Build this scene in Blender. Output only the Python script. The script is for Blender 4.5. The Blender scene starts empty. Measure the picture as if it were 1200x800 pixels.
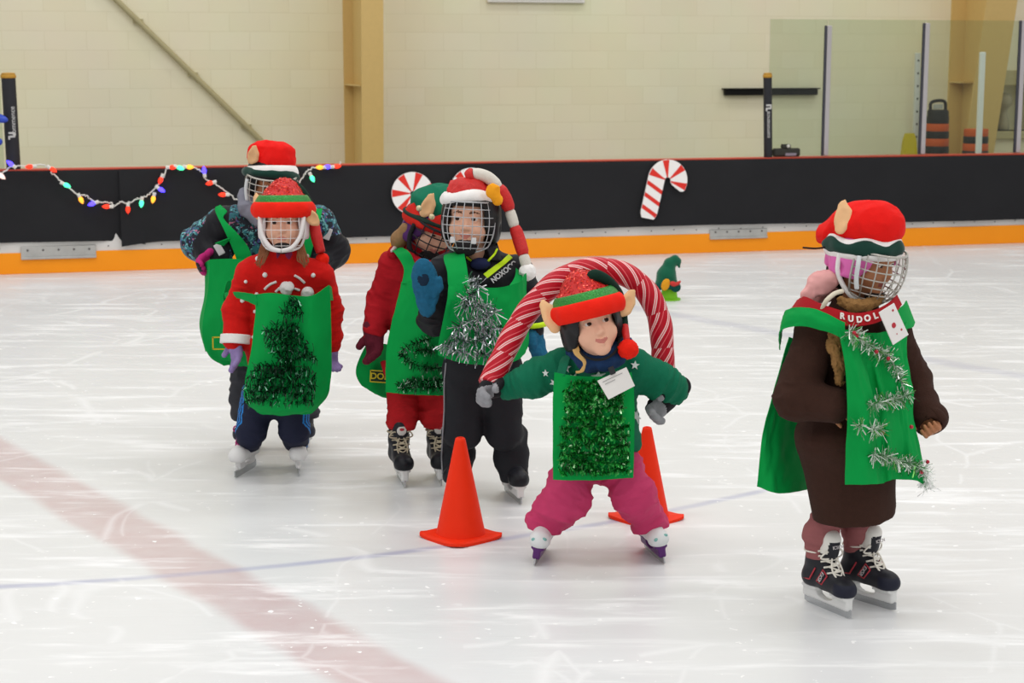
import bpy, math, random
import numpy as np
from mathutils import Vector, Matrix

C = bpy.context.scene.collection
random.seed(7)
RNG = np.random.default_rng(7)
PI = math.pi

# ------------------------------------------------------------------ camera
CAM_H, FPX, PITCH = 1.6, 2000.0, math.atan(330 / 2000.0)
cp, sp = math.cos(PITCH), math.sin(PITCH)

def ray(px, py):
    u, v = (px - 600) / FPX, (400 - py) / FPX
    return np.array([u, cp + v * sp, -sp + v * cp])

def P(px, py, Y):
    """point at real distance Y (metres in front of the camera's foot) along a line of sight"""
    d = ray(px, py)
    return np.array([0, 0, CAM_H]) + d * (Y / d[1])

def G(px, py, z=0.0):
    d = ray(px, py)
    t = (z - CAM_H) / d[2]
    return np.array([0, 0, CAM_H]) + d * t

def ppm(Y, z=0.6):
    return FPX / (Y * cp + (CAM_H - z) * sp)

cam_d = bpy.data.cameras.new('camera')
cam = bpy.data.objects.new('camera', cam_d)
C.objects.link(cam)
cam.location = (0, 0, CAM_H)
cam.rotation_euler = (PI / 2 - PITCH, 0, 0)
cam_d.lens, cam_d.sensor_width = 60.0, 36.0
cam_d.clip_start, cam_d.clip_end = 0.1, 200
cam_d.dof.use_dof = True
cam_d.dof.focus_distance = 5.7
cam_d.dof.aperture_fstop = 7.1
bpy.context.scene.camera = cam

# ------------------------------------------------------------------ materials
def lin(h):
    if isinstance(h, str):
        h = h.lstrip('#')
        c = [int(h[i:i + 2], 16) / 255 for i in (0, 2, 4)]
    else:
        c = h
    return tuple((x / 12.92 if x <= .04045 else ((x + .055) / 1.055) ** 2.4) for x in c) + (1,)

MATS = {}
def mat(name, col, rough=.7, metal=0.0, spec=.22, var=.10, vscale=25, bump=0.0, bscale=200, sheen=0.0, emit=0.0, trans=0.0, col2=None, coat=0.0):
    """principled material with a little procedural colour variation and weave bump"""
    if name in MATS:
        return MATS[name]
    m = bpy.data.materials.new(name)
    m.use_nodes = True
    nt = m.node_tree
    b = nt.nodes['Principled BSDF']
    L = nt.links.new
    c = lin(col)
    tc = nt.nodes.new('ShaderNodeTexCoord')
    if var > 0 or col2:
        n = nt.nodes.new('ShaderNodeTexNoise')
        n.inputs['Scale'].default_value = vscale
        n.inputs['Detail'].default_value = 4
        L(tc.outputs['Object'], n.inputs['Vector'])
        mx = nt.nodes.new('ShaderNodeMix'); mx.data_type = 'RGBA'
        c2 = lin(col2) if col2 else tuple(min(1, x * (1 + var)) for x in c[:3]) + (1,)
        c1 = c if col2 else tuple(x * (1 - var) for x in c[:3]) + (1,)
        mx.inputs['A'].default_value = c1
        mx.inputs['B'].default_value = c2
        L(n.outputs['Fac'], mx.inputs['Factor'])
        L(mx.outputs['Result'], b.inputs['Base Color'])
    else:
        b.inputs['Base Color'].default_value = c
    b.inputs['Roughness'].default_value = rough
    b.inputs['Metallic'].default_value = metal
    b.inputs['Specular IOR Level'].default_value = spec
    b.inputs['Sheen Weight'].default_value = sheen
    b.inputs['Coat Weight'].default_value = coat
    if trans:
        b.inputs['Transmission Weight'].default_value = trans
    if emit:
        b.inputs['Emission Color'].default_value = c
        b.inputs['Emission Strength'].default_value = emit
    if bump:
        n2 = nt.nodes.new('ShaderNodeTexNoise')
        n2.inputs['Scale'].default_value = bscale
        n2.inputs['Detail'].default_value = 2
        L(tc.outputs['Object'], n2.inputs['Vector'])
        bp = nt.nodes.new('ShaderNodeBump')
        bp.inputs['Strength'].default_value = bump
        bp.inputs['Distance'].default_value = .004
        L(n2.outputs['Fac'], bp.inputs['Height'])
        L(bp.outputs['Normal'], b.inputs['Normal'])
    MATS[name] = m
    return m

def island_mat(name, cols, rough=.25, metal=.7, emit=0.0):
    """foil strips: each strip takes one of a few colours"""
    if name in MATS:
        return MATS[name]
    m = bpy.data.materials.new(name); m.use_nodes = True
    nt = m.node_tree; b = nt.nodes['Principled BSDF']; L = nt.links.new
    g = nt.nodes.new('ShaderNodeNewGeometry')
    r = nt.nodes.new('ShaderNodeValToRGB')
    r.color_ramp.interpolation = 'CONSTANT'
    els = r.color_ramp.elements
    while len(els) < len(cols):
        els.new(0.5)
    for i, (c, p) in enumerate(cols):
        els[i].position = p
        els[i].color = lin(c)
    L(g.outputs['Random Per Island'], r.inputs['Fac'])
    L(r.outputs['Color'], b.inputs['Base Color'])
    b.inputs['Roughness'].default_value = rough
    b.inputs['Metallic'].default_value = metal
    MATS[name] = m
    return m

# ------------------------------------------------------------------ objects
ORG = {}
def add(name, verts, faces, mats, parent=None, midx=None, smooth=True, origin=None, flat_angle=None):
    """one mesh object; verts are world coordinates (kept relative to the thing's origin)"""
    verts = np.asarray(verts, float).reshape(-1, 3)
    if parent is not None:
        org = ORG[parent.name]
    else:
        org = np.asarray(origin, float) if origin is not None else np.array([verts[:, 0].mean(), verts[:, 1].mean(), verts[:, 2].min()])
    me = bpy.data.meshes.new(name)
    v = verts - org
    if isinstance(faces, np.ndarray):
        n, k = faces.shape
        me.vertices.add(len(v)); me.vertices.foreach_set('co', v.astype(np.float32).ravel())
        me.loops.add(n * k); me.loops.foreach_set('vertex_index', faces.astype(np.int32).ravel())
        me.polygons.add(n)
        me.polygons.foreach_set('loop_start', np.arange(0, n * k, k, dtype=np.int32))
        me.update(calc_edges=True)
        me.validate()
    else:
        me.from_pydata(v.tolist(), [], [list(map(int, f)) for f in faces])
    if not isinstance(mats, (list, tuple)):
        mats = [mats]
    for m in mats:
        me.materials.append(m)
    if midx is not None and len(midx) == len(me.polygons):
        me.polygons.foreach_set('material_index', np.asarray(midx, np.int32))
    if smooth:
        me.polygons.foreach_set('use_smooth', np.ones(len(me.polygons), bool))
        if flat_angle is not None:
            try:
                me.set_sharp_from_angle(angle=math.radians(flat_angle))
            except Exception:
                pass
    me.update()
    o = bpy.data.objects.new(name, me)
    C.objects.link(o)
    if parent is not None:
        o.parent = parent
    else:
        o.location = org
    ORG[o.name] = org
    return o

def root(name, loc):
    o = bpy.data.objects.new(name, None)
    o.empty_display_size = .1
    C.objects.link(o)
    o.location = loc
    ORG[o.name] = np.asarray(loc, float)
    return o

def tag(o, label=None, cat=None, group=None, kind=None):
    if label: o['label'] = label
    if cat: o['category'] = cat
    if group: o['group'] = group
    if kind: o['kind'] = kind
    return o

class MB:
    """collects simple shapes for ONE mesh"""
    def __init__(s):
        s.v, s.f, s.m = [], [], []
    def raw(s, v, f, m=0):
        b = len(s.v)
        s.v += [tuple(map(float, x)) for x in v]
        s.f += [tuple(int(i) + b for i in q) for q in f]
        s.m += [m] * len(f)
        return s
    def box(s, c, h, R=None, m=0, bev=0.0):
        c = np.asarray(c, float); h = np.asarray(h, float)
        if bev <= 0:
            v = np.array([[x, y, z] for x in (-1, 1) for y in (-1, 1) for z in (-1, 1)], float) * h
            f = [(0, 1, 3, 2), (4, 6, 7, 5), (0, 4, 5, 1), (2, 3, 7, 6), (0, 2, 6, 4), (1, 5, 7, 3)]
        else:
            v, f, idx = [], [], {}
            for sx in (-1, 1):
                for sy in (-1, 1):
                    for sz in (-1, 1):
                        for ax in range(3):
                            q = np.array([sx, sy, sz]) * (h - bev)
                            q[ax] = (sx, sy, sz)[ax] * h[ax]
                            idx[(sx, sy, sz, ax)] = len(v); v.append(q)
            for ax in range(3):
                o1, o2 = [(1, 2), (0, 2), (0, 1)][ax]
                for sg in (-1, 1):
                    q = []
                    for a, b_ in ((-1, -1), (1, -1), (1, 1), (-1, 1)):
                        k = [0, 0, 0]; k[ax] = sg; k[o1] = a; k[o2] = b_
                        q.append(idx[(*k, ax)])
                    f.append(q)
                for a in (-1, 1):
                    for b_ in (-1, 1):
                        q = []
                        for e, t in ((-1, o1), (1, o1), (1, o2), (-1, o2)):
                            k = [0, 0, 0]; k[ax] = e; k[o1] = a; k[o2] = b_
                            q.append(idx[(*k, t)])
                        f.append(q)
            for sx in (-1, 1):
                for sy in (-1, 1):
                    for sz in (-1, 1):
                        f.append([idx[(sx, sy, sz, a)] for a in range(3)])
            v = np.array(v)
        if R is not None:
            v = v @ np.asarray(R).T
        return s.raw(v + c, f, m)
    def tube(s, pts, r, n=8, m=0, closed=False, cap=True, r2=None, twist=None):
        pts = np.asarray(pts, float); k = len(pts)
        rs = np.broadcast_to(np.asarray(r, float), (k,)).copy() if r2 is None else np.linspace(r, r2, k)
        T = np.gradient(pts, axis=0)
        if closed:
            T = np.roll(pts, -1, 0) - np.roll(pts, 1, 0)
        T /= np.linalg.norm(T, axis=1)[:, None] + 1e-12
        up = np.array([0, 0, 1.]) if abs(T[0][2]) < .9 else np.array([1., 0, 0])
        N = np.cross(T[0], up); N /= np.linalg.norm(N)
        v = []
        for i in range(k):
            N = N - T[i] * N.dot(T[i]); N /= np.linalg.norm(N) + 1e-12
            B = np.cross(T[i], N)
            for j in range(n):
                a = 2 * PI * j / n + (0 if twist is None else twist[i])
                v.append(pts[i] + rs[i] * (math.cos(a) * N + math.sin(a) * B))
        f = []
        for i in range(k if closed else k - 1):
            i2 = (i + 1) % k
            for j in range(n):
                j2 = (j + 1) % n
                f.append((i * n + j, i2 * n + j, i2 * n + j2, i * n + j2))
        if cap and not closed:
            f.append(tuple(range(n)))
            f.append(tuple((k - 1) * n + j for j in reversed(range(n))))
        return s.raw(v, f, m)
    def lathe(s, prof, c, axis=(0, 0, 1), n=32, m=0, cap=True):
        """prof: (radius, height) pairs along axis from c"""
        c = np.asarray(c, float); A = np.asarray(axis, float); A /= np.linalg.norm(A)
        up = np.array([1., 0, 0]) if abs(A[0]) < .9 else np.array([0, 1., 0])
        X = np.cross(up, A); X /= np.linalg.norm(X); Yv = np.cross(A, X)
        v, f = [], []
        for (r, h) in prof:
            for j in range(n):
                a = 2 * PI * j / n
                v.append(c + A * h + r * (math.cos(a) * X + math.sin(a) * Yv))
        for i in range(len(prof) - 1):
            for j in range(n):
                j2 = (j + 1) % n
                f.append((i * n + j, i * n + j2, (i + 1) * n + j2, (i + 1) * n + j))
        if cap:
            f.append(tuple(reversed(range(n))))
            f.append(tuple((len(prof) - 1) * n + j for j in range(n)))
        return s.raw(v, f, m)
    def prism(s, poly, depth, m=0, m_side=None):
        """poly: 3-D outline (planar); depth: 3-D extrusion vector"""
        poly = np.asarray(poly, float); n = len(poly); d = np.asarray(depth, float)
        v = np.vstack([poly, poly + d])
        s.raw(v, [tuple(range(n)), tuple(range(2 * n - 1, n - 1, -1))], m)
        b = len(s.v) - 2 * n
        for i in range(n):
            j = (i + 1) % n
            s.f.append((b + i, b + n + i, b + n + j, b + j)); s.m.append(m if m_side is None else m_side)
        return s
    def build(s, name, mats, parent=None, smooth=False, origin=None, flat_angle=None):
        return add(name, s.v, s.f, mats, parent, s.m, smooth, origin, flat_angle)

def smooth_path(pts, n=8, closed=False):
    pts = np.asarray(pts, float); k = len(pts)
    out = []
    rng = range(k) if closed else range(k - 1)
    for i in rng:
        if closed:
            p0, p1, p2, p3 = pts[i - 1], pts[i], pts[(i + 1) % k], pts[(i + 2) % k]
        else:
            p1, p2 = pts[i], pts[i + 1]
            p0 = pts[i - 1] if i > 0 else 2 * p1 - p2
            p3 = pts[i + 2] if i + 2 < k else 2 * p2 - p1
        for t in np.linspace(0, 1, n, endpoint=False):
            out.append(.5 * ((2 * p1) + (-p0 + p2) * t + (2 * p0 - 5 * p1 + 4 * p2 - p3) * t * t + (-p0 + 3 * p1 - 3 * p2 + p3) * t ** 3))
    if not closed:
        out.append(pts[-1])
    return np.array(out)

def text_mesh(name, s, size, origin, xdir, ydir, m, parent=None, thick=.0008, bold=0.0):
    """lettering: built-in font turned into a mesh; centred on origin"""
    cu = bpy.data.curves.new('lettering', 'FONT')
    cu.body = s; cu.size = size; cu.extrude = thick
    cu.offset = bold
    cu.align_x = 'CENTER'; cu.align_y = 'CENTER'
    ob = bpy.data.objects.new('lettering', cu)
    C.objects.link(ob)
    dg = bpy.context.evaluated_depsgraph_get()
    me = bpy.data.meshes.new_from_object(ob.evaluated_get(dg))
    v = np.array([w.co[:] for w in me.vertices]); f = [tuple(p.vertices) for p in me.polygons]
    bpy.data.objects.remove(ob); bpy.data.curves.remove(cu); bpy.data.meshes.remove(me)
    X = np.asarray(xdir, float); X /= np.linalg.norm(X)
    Yv = np.asarray(ydir, float); Yv = Yv - X * X.dot(Yv); Yv /= np.linalg.norm(Yv)
    Z = np.cross(X, Yv)
    w = np.asarray(origin, float) + v[:, :1] * X + v[:, 1:2] * Yv + v[:, 2:3] * Z
    return add(name, w, f, m, parent, smooth=False)

# ------------------------------------------------------------------ rotations / frames
def rot(ax, a):
    c, s = math.cos(a), math.sin(a)
    if ax == 'x': return np.array([[1, 0, 0], [0, c, -s], [0, s, c]])
    if ax == 'y': return np.array([[c, 0, s], [0, 1, 0], [-s, 0, c]])
    return np.array([[c, -s, 0], [s, c, 0], [0, 0, 1]])

class Frame:
    """local x = picture right, -y = the way the face/toe points, z = up"""
    def __init__(s, o, yaw=0, pitch=0, roll=0, scale=1.0, R=None):
        s.o = np.asarray(o, float)
        r = math.radians
        s.R = R if R is not None else rot('z', r(yaw)) @ rot('y', r(roll)) @ rot('x', r(pitch))
        s.k = scale
    def __call__(s, x, y=None, z=None):
        p = np.array([x, y, z], float) if y is not None else np.asarray(x, float)
        return s.o + s.k * (p @ s.R.T)
    def inv(s, W):
        return ((np.asarray(W) - s.o) @ s.R) / s.k

# ------------------------------------------------------------------ noise
def _hash(i, j, k):
    n = (i * 374761393 + j * 668265263 + k * 2147483647 + 1013904223) & 0xffffffff
    n = ((n ^ (n >> 13)) * 1274126177) & 0xffffffff
    n = (n ^ (n >> 16)) & 0xffff
    return n / 65535.0

def vnoise(Q):
    Q = np.asarray(Q, float)
    i = np.floor(Q).astype(np.int64); f = Q - i
    f = f * f * f * (f * (f * 6 - 15) + 10)
    x, y, z = i[:, 0], i[:, 1], i[:, 2]
    def h(a, b, c): return _hash(x + a, y + b, z + c)
    fx, fy, fz = f[:, 0], f[:, 1], f[:, 2]
    c00 = h(0, 0, 0) * (1 - fx) + h(1, 0, 0) * fx
    c10 = h(0, 1, 0) * (1 - fx) + h(1, 1, 0) * fx
    c01 = h(0, 0, 1) * (1 - fx) + h(1, 0, 1) * fx
    c11 = h(0, 1, 1) * (1 - fx) + h(1, 1, 1) * fx
    return (c00 * (1 - fy) + c10 * fy) * (1 - fz) + (c01 * (1 - fy) + c11 * fy) * fz

# ------------------------------------------------------------------ signed-distance modelling
class S:
    def __init__(s, fn, lo, hi):
        s.fn, s.lo, s.hi = fn, np.asarray(lo, float), np.asarray(hi, float)
    def __call__(s, p): return s.fn(p)
    def grow(s, r): return S(lambda p: s.fn(p) - r, s.lo - r, s.hi + r)
    def wrinkle(s, amp, freq, axis=None, squash=.3, seed=0.0):
        """cloth folds: noise that runs across the given axis"""
        A = None if axis is None else np.asarray(axis, float) / np.linalg.norm(axis)
        def fn(p):
            d = s.fn(p)
            near = np.abs(d) < .06
            if near.any():
                q = p[near]
                if A is not None:
                    al = (q @ A)[:, None] * A
                    q = al + (q - al) * squash
                d = d.copy()
                n1 = 2 * vnoise(q * freq + seed) - 1; n2 = 2 * vnoise(q * freq * 2.1 + seed + 9.7) - 1
                n3 = 2 * vnoise(q * freq * .45 + seed + 3.1) - 1
                d[near] += 1.1 * amp * (.4 * n1 + .85 * (np.abs(n1 * 1.6) - .5) + .55 * (np.abs(n2 * 1.4) - .4) + .4 * n3)
            return d
        return S(fn, s.lo - abs(amp), s.hi + abs(amp))

def ball(c, r):
    c = np.asarray(c, float)
    return S(lambda p: np.sqrt(((p - c) ** 2).sum(1)) - r, c - r, c + r)

def cap(a, b, ra, rb=None):
    a, b = np.asarray(a, float), np.asarray(b, float)
    rb = ra if rb is None else rb
    ab = b - a; L2 = max(ab.dot(ab), 1e-12)
    def fn(p):
        t = np.clip((p - a) @ ab / L2, 0, 1)
        return np.sqrt(((p - a - t[:, None] * ab) ** 2).sum(1)) - (ra + (rb - ra) * t)
    r = max(ra, rb)
    return S(fn, np.minimum(a - ra, b - rb), np.maximum(a + ra, b + rb))

def chain(pts, rs, k=.01):
    return su(k, *[cap(pts[i], pts[i + 1], rs[i], rs[i + 1]) for i in range(len(pts) - 1)])

def ell(c, r, R=None):
    c, r = np.asarray(c, float), np.asarray(r, float)
    def fn(p):
        q = p - c
        if R is not None: q = q @ R
        k0 = np.sqrt(((q / r) ** 2).sum(1)); k1 = np.sqrt(((q / r ** 2) ** 2).sum(1))
        return k0 * (k0 - 1) / np.maximum(k1, 1e-9)
    e = r if R is None else np.sqrt(((np.asarray(R) * r) ** 2).sum(1))
    return S(fn, c - e, c + e)

def rbox(c, h, R=None, rd=.005):
    c, h = np.asarray(c, float), np.asarray(h, float)
    def fn(p):
        q = p - c
        if R is not None: q = q @ R
        q = np.abs(q) - (h - rd)
        return np.sqrt((np.maximum(q, 0) ** 2).sum(1)) + np.minimum(q.max(1), 0) - rd
    e = h if R is None else np.abs(np.asarray(R)) @ h
    return S(fn, c - e, c + e)

def conic(a, b, ra, rb, sx=(1, 0, 0), flat=1.0):
    """round cone whose cross-section is squashed by `flat` along sx's perpendicular (torsos, skirts, trouser tubes)"""
    a, b = np.asarray(a, float), np.asarray(b, float)
    ab = b - a; L = np.linalg.norm(ab); A = ab / L
    X = np.asarray(sx, float); X = X - A * X.dot(A); X /= np.linalg.norm(X); Yv = np.cross(A, X)
    def fn(p):
        q = p - a
        t = q @ A; x = q @ X; y = (q @ Yv) / flat
        tc = np.clip(t / L, 0, 1)
        r = ra + (rb - ra) * tc
        d2 = np.sqrt(x * x + y * y) - r
        dt = np.maximum(-t, t - L)
        return np.where((d2 > 0) & (dt > 0), np.sqrt(d2 * d2 + dt * dt), np.maximum(d2 * min(1, flat), dt))
    r = max(ra, rb) * max(1, flat)
    return S(fn, np.minimum(a, b) - r, np.maximum(a, b) + r)

def _smin(a, b, k):
    if k <= 0: return np.minimum(a, b)
    h = np.maximum(k - np.abs(a - b), 0) / k
    return np.minimum(a, b) - h * h * k * .25

def su(k, *ss):
    def fn(p):
        d = ss[0](p)
        for x in ss[1:]: d = _smin(d, x(p), k)
        return d
    return S(fn, np.min([x.lo for x in ss], 0), np.max([x.hi for x in ss], 0))

def sub(a, b, k=0.0):
    return S(lambda p: -_smin(-a(p), b(p), k), a.lo, a.hi)

def inter(a, b, k=0.0):
    return S(lambda p: -_smin(-a(p), -b(p), k), np.maximum(a.lo, b.lo), np.minimum(a.hi, b.hi))

def half(pt, n):
    """everything on the far side of the plane from its normal (keep = opposite the normal)"""
    pt = np.asarray(pt, float); n = np.asarray(n, float); n = n / np.linalg.norm(n)
    return S(lambda p: (p - pt) @ n, (-1e3,) * 3, (1e3,) * 3)

def cut(a, pt, n, k=.004):
    """remove the side the normal points to"""
    b = inter(a, half(pt, n), k)
    b.lo, b.hi = a.lo, a.hi
    return b

def shell(a, t):
    return S(lambda p: np.abs(a(p)) - t, a.lo - t, a.hi + t)

def sdf_mesh(s, h=.006, proj=2, B=8):
    lo = s.lo - 3 * h; hi = s.hi + 3 * h
    n = (np.ceil((hi - lo) / h).astype(int) + 1)
    nb = np.ceil(n / B).astype(int)
    n = nb * B
    F = np.empty(n, np.float32)
    bi = np.stack(np.meshgrid(*[np.arange(k) for k in nb], indexing='ij'), -1).reshape(-1, 3)
    cen = lo + (bi * B + (B - 1) / 2) * h
    dc = s(cen)
    Fb = F.reshape(nb[0], B, nb[1], B, nb[2], B)
    Fb[:] = dc.reshape(nb[0], 1, nb[1], 1, nb[2], 1)
    act = np.abs(dc) < B * h * .5 * 1.733 * 1.35 + .01
    off = np.stack(np.meshgrid(*[np.arange(B)] * 3, indexing='ij'), -1).reshape(-1, 3)
    ab = bi[act]
    for c0 in range(0, len(ab), 400):
        bb = ab[c0:c0 + 400]
        pts = lo + ((bb * B)[:, None, :] + off[None]) * h
        d = s(pts.reshape(-1, 3)).reshape(len(bb), B, B, B)
        Fb[bb[:, 0], :, bb[:, 1], :, bb[:, 2], :] = d
    sg = F < 0
    cnt = np.zeros(n - 1, np.uint8)
    for a in (0, 1):
        for b in (0, 1):
            for c in (0, 1):
                cnt += sg[a:n[0] - 1 + a, b:n[1] - 1 + b, c:n[2] - 1 + c]
    cells = np.argwhere((cnt > 0) & (cnt < 8))
    ids = np.full(n - 1, -1, np.int32)
    ids[cells[:, 0], cells[:, 1], cells[:, 2]] = np.arange(len(cells))
    acc = np.zeros((len(cells), 3)); num = np.zeros(len(cells))
    cor = [(a, b, c) for a in (0, 1) for b in (0, 1) for c in (0, 1)]
    val = {k: F[cells[:, 0] + k[0], cells[:, 1] + k[1], cells[:, 2] + k[2]].astype(float) for k in cor}
    for k in cor:
        for ax in range(3):
            if k[ax] == 0:
                k2 = list(k); k2[ax] = 1; k2 = tuple(k2)
                v0, v1 = val[k], val[k2]
                m = (v0 < 0) != (v1 < 0)
                t = v0[m] / (v0[m] - v1[m])
                pnt = np.tile(np.array(k, float), (m.sum(), 1)); pnt[:, ax] = t
                acc[m] += pnt; num[m] += 1
    V = lo + (cells + acc / num[:, None]) * h
    faces = []
    for ax in range(3):
        o1, o2 = (ax + 1) % 3, (ax + 2) % 3
        sl0 = [slice(1, n[i] - 1) for i in range(3)]; sl1 = list(sl0)
        sl0[ax] = slice(0, n[ax] - 1); sl1[ax] = slice(1, n[ax])
        s0, s1 = sg[tuple(sl0)], sg[tuple(sl1)]
        e = np.argwhere(s0 != s1)
        if not len(e): continue
        flip = s0[e[:, 0], e[:, 1], e[:, 2]]
        base = e.copy()
        for i in range(3):
            if i != ax: base[:, i] += 1
        q = []
        for d1, d2 in ((-1, -1), (0, -1), (0, 0), (-1, 0)):
            c = base.copy(); c[:, o1] += d1; c[:, o2] += d2
            q.append(ids[c[:, 0], c[:, 1], c[:, 2]])
        q = np.stack(q, 1)
        q[~flip] = q[~flip][:, ::-1]
        faces.append(q)
    Fq = np.vstack(faces)
    Fq = Fq[(Fq >= 0).all(1)]
    e = h * .3
    for _ in range(proj):
        d = s(V)
        g = np.stack([s(V + np.eye(3)[i] * e) - s(V - np.eye(3)[i] * e) for i in range(3)], 1) / (2 * e)
        g2 = (g ** 2).sum(1)
        st = d / np.maximum(g2, .2)
        mv = st[:, None] * g; ln = np.sqrt((mv ** 2).sum(1)); mv *= np.minimum(1, h * .8 / np.maximum(ln, 1e-12))[:, None]
        V = V - np.where(np.isfinite(mv), mv, 0)
    return V, Fq

def sculpt(name, s, mats, parent=None, h=.006, matfn=None, origin=None, proj=2):
    V, F = sdf_mesh(s, h, proj)
    mi = None
    if matfn is not None:
        mi = matfn(V[F].mean(1))
    return add(name, V, F, mats, parent, mi, True, origin)

def surf_hit(px, py, s, Y):
    """walk along a line of sight from distance Y until the garment is met"""
    p = P(px, py, Y); d = ray(px, py); d = d / np.linalg.norm(d); dd = 1
    for _ in range(80):
        dd = s(p[None])[0]
        if dd < .0012 or p[1] > Y + 1.2: break
        p = p + d * dd * .8
    if dd > .004: return None, None
    e = .004; g = np.array([s((p + np.eye(3)[i] * e)[None])[0] - s((p - np.eye(3)[i] * e)[None])[0] for i in range(3)]); g /= np.linalg.norm(g) + 1e-9
    return p, g

# ------------------------------------------------------------------ cloth sheets
def _cr(P4, t):
    p0, p1, p2, p3 = P4
    return .5 * ((2 * p1) + (-p0 + p2) * t + (2 * p0 - 5 * p1 + 4 * p2 - p3) * t * t + (-p0 + 3 * p1 - 3 * p2 + p3) * t ** 3)

def sheet_grid(ctrl, nu=12, nv=12):
    """ctrl: rows x cols of 3-D points -> fine grid through them"""
    ctrl = np.asarray(ctrl, float)
    rows = [smooth_path(r, nu) for r in ctrl]
    rows = np.array(rows)
    return np.array([smooth_path(rows[:, j], nv) for j in range(rows.shape[1])]).transpose(1, 0, 2)

def sheet(name, ctrl, m, parent, nu=10, nv=10, thick=.003, fold=.0, ffreq=(14, 4), seed=0, midx_fn=None):
    g = sheet_grid(ctrl, nu, nv)
    R, Cc = g.shape[:2]
    du = np.gradient(g, axis=1); dv = np.gradient(g, axis=0)
    N = np.cross(du, dv); N /= np.linalg.norm(N, axis=2)[..., None] + 1e-9
    if fold:
        q = np.zeros((R * Cc, 3))
        u, v = np.meshgrid(np.linspace(0, 1, Cc), np.linspace(0, 1, R))
        q[:, 0] = u.ravel() * ffreq[0]; q[:, 1] = v.ravel() * ffreq[1]; q[:, 2] = seed * 7.3
        q2 = q @ rot('z', .5).T; n1 = 2 * vnoise(q) - 1; n2 = 2 * vnoise(q2 * np.array([1.7, 1.7, 1]) + 5) - 1
        nz = (n1 + .8 * (np.abs(n2 * 1.6) - .45) + .35 * (2 * vnoise(q * 3.1 + 5) - 1)).reshape(R, Cc)
        g = g + N * (fold * nz)[..., None]
    top, bot = g + N * thick / 2, g - N * thick / 2
    V = np.vstack([top.reshape(-1, 3), bot.reshape(-1, 3)])
    idx = np.arange(R * Cc).reshape(R, Cc); o = R * Cc
    f = []
    a, b, c, d = idx[:-1, :-1].ravel(), idx[:-1, 1:].ravel(), idx[1:, 1:].ravel(), idx[1:, :-1].ravel()
    f.append(np.stack([a, b, c, d], 1)); f.append(np.stack([d, c, b, a], 1) + o)
    def rim(e):
        e = np.asarray(e)
        return np.stack([e[:-1], e[:-1] + o, e[1:] + o, e[1:]], 1)
    f += [rim(idx[0]), rim(idx[-1][::-1]), rim(idx[:, 0][::-1]), rim(idx[:, -1])]
    F = np.vstack(f)
    ob = add(name, V, F, m, parent, None, True, flat_angle=50)
    return ob, g, N

# ------------------------------------------------------------------ tinsel
def tinsel(name, paths, m, parent, n_per_m=900, length=.035, width=.0022, core=.002, spread=1.0, flat=None):
    """garland: fine foil strips standing off a thread. flat = normal of the backing it lies on"""
    V, F = [], []
    for pts in paths:
        pts = smooth_path(pts, 10)
        seg = np.linalg.norm(np.diff(pts, axis=0), axis=1); cum = np.concatenate([[0], np.cumsum(seg)])
        n = int(cum[-1] * n_per_m)
        ts = RNG.uniform(0, cum[-1], n)
        for t in ts:
            i = min(np.searchsorted(cum, t) - 1, len(seg) - 1); i = max(i, 0)
            p = pts[i] + (pts[i + 1] - pts[i]) * ((t - cum[i]) / max(seg[i], 1e-9))
            T = (pts[i + 1] - pts[i]) / max(seg[i], 1e-9)
            d = RNG.normal(size=3)
            d = d - T * d.dot(T) * .65
            if flat is not None:
                fn = np.asarray(flat)
                c = d.dot(fn)
                d = d - fn * c + fn * abs(c) * .8
            d /= np.linalg.norm(d)
            L = length * RNG.uniform(.55, 1.1) * spread
            s = np.cross(d, RNG.normal(size=3)); s /= np.linalg.norm(s)
            bend = RNG.normal(size=3) * L * .18 + np.array([0, 0, -.12 * L])
            b = len(V)
            w = width * RNG.uniform(.6, 1.3) / 2
            mid = p + d * L * .55 + bend * .4; end = p + d * L + bend
            s2 = np.cross(d, s) * .6 + s * .8
            V += [p - s * w, p + s * w, mid + s2 * w, mid - s2 * w, end + s * w, end - s * w]
            F += [(b, b + 1, b + 2, b + 3), (b + 3, b + 2, b + 4, b + 5)]
    return add(name, V, np.array(F), m, parent, None, False)
# ================================================================== SETTING
ANG = math.radians(15.1)
T_ = np.array([math.cos(ANG), math.sin(ANG), 0])        # along the boards
N_ = np.array([math.sin(ANG), -math.cos(ANG), 0])       # from the boards towards the ice
Z_ = np.array([0, 0, 1.])
RB = np.stack([T_, -N_, Z_], 1)
B0 = G(600, 303)                                         # foot of the boards, mid picture

def on(px, py, off=0.0):
    """point of the plane standing `off` metres in front of the boards' face"""
    r = ray(px, py); c = np.array([0, 0, CAM_H]); o = B0 + N_ * off
    return c + r * (((o - c) @ N_) / (r @ N_))

def bw(s, off, z):
    """boards' own coordinates -> world"""
    return B0 + T_ * s + N_ * off + Z_ * z

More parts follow.
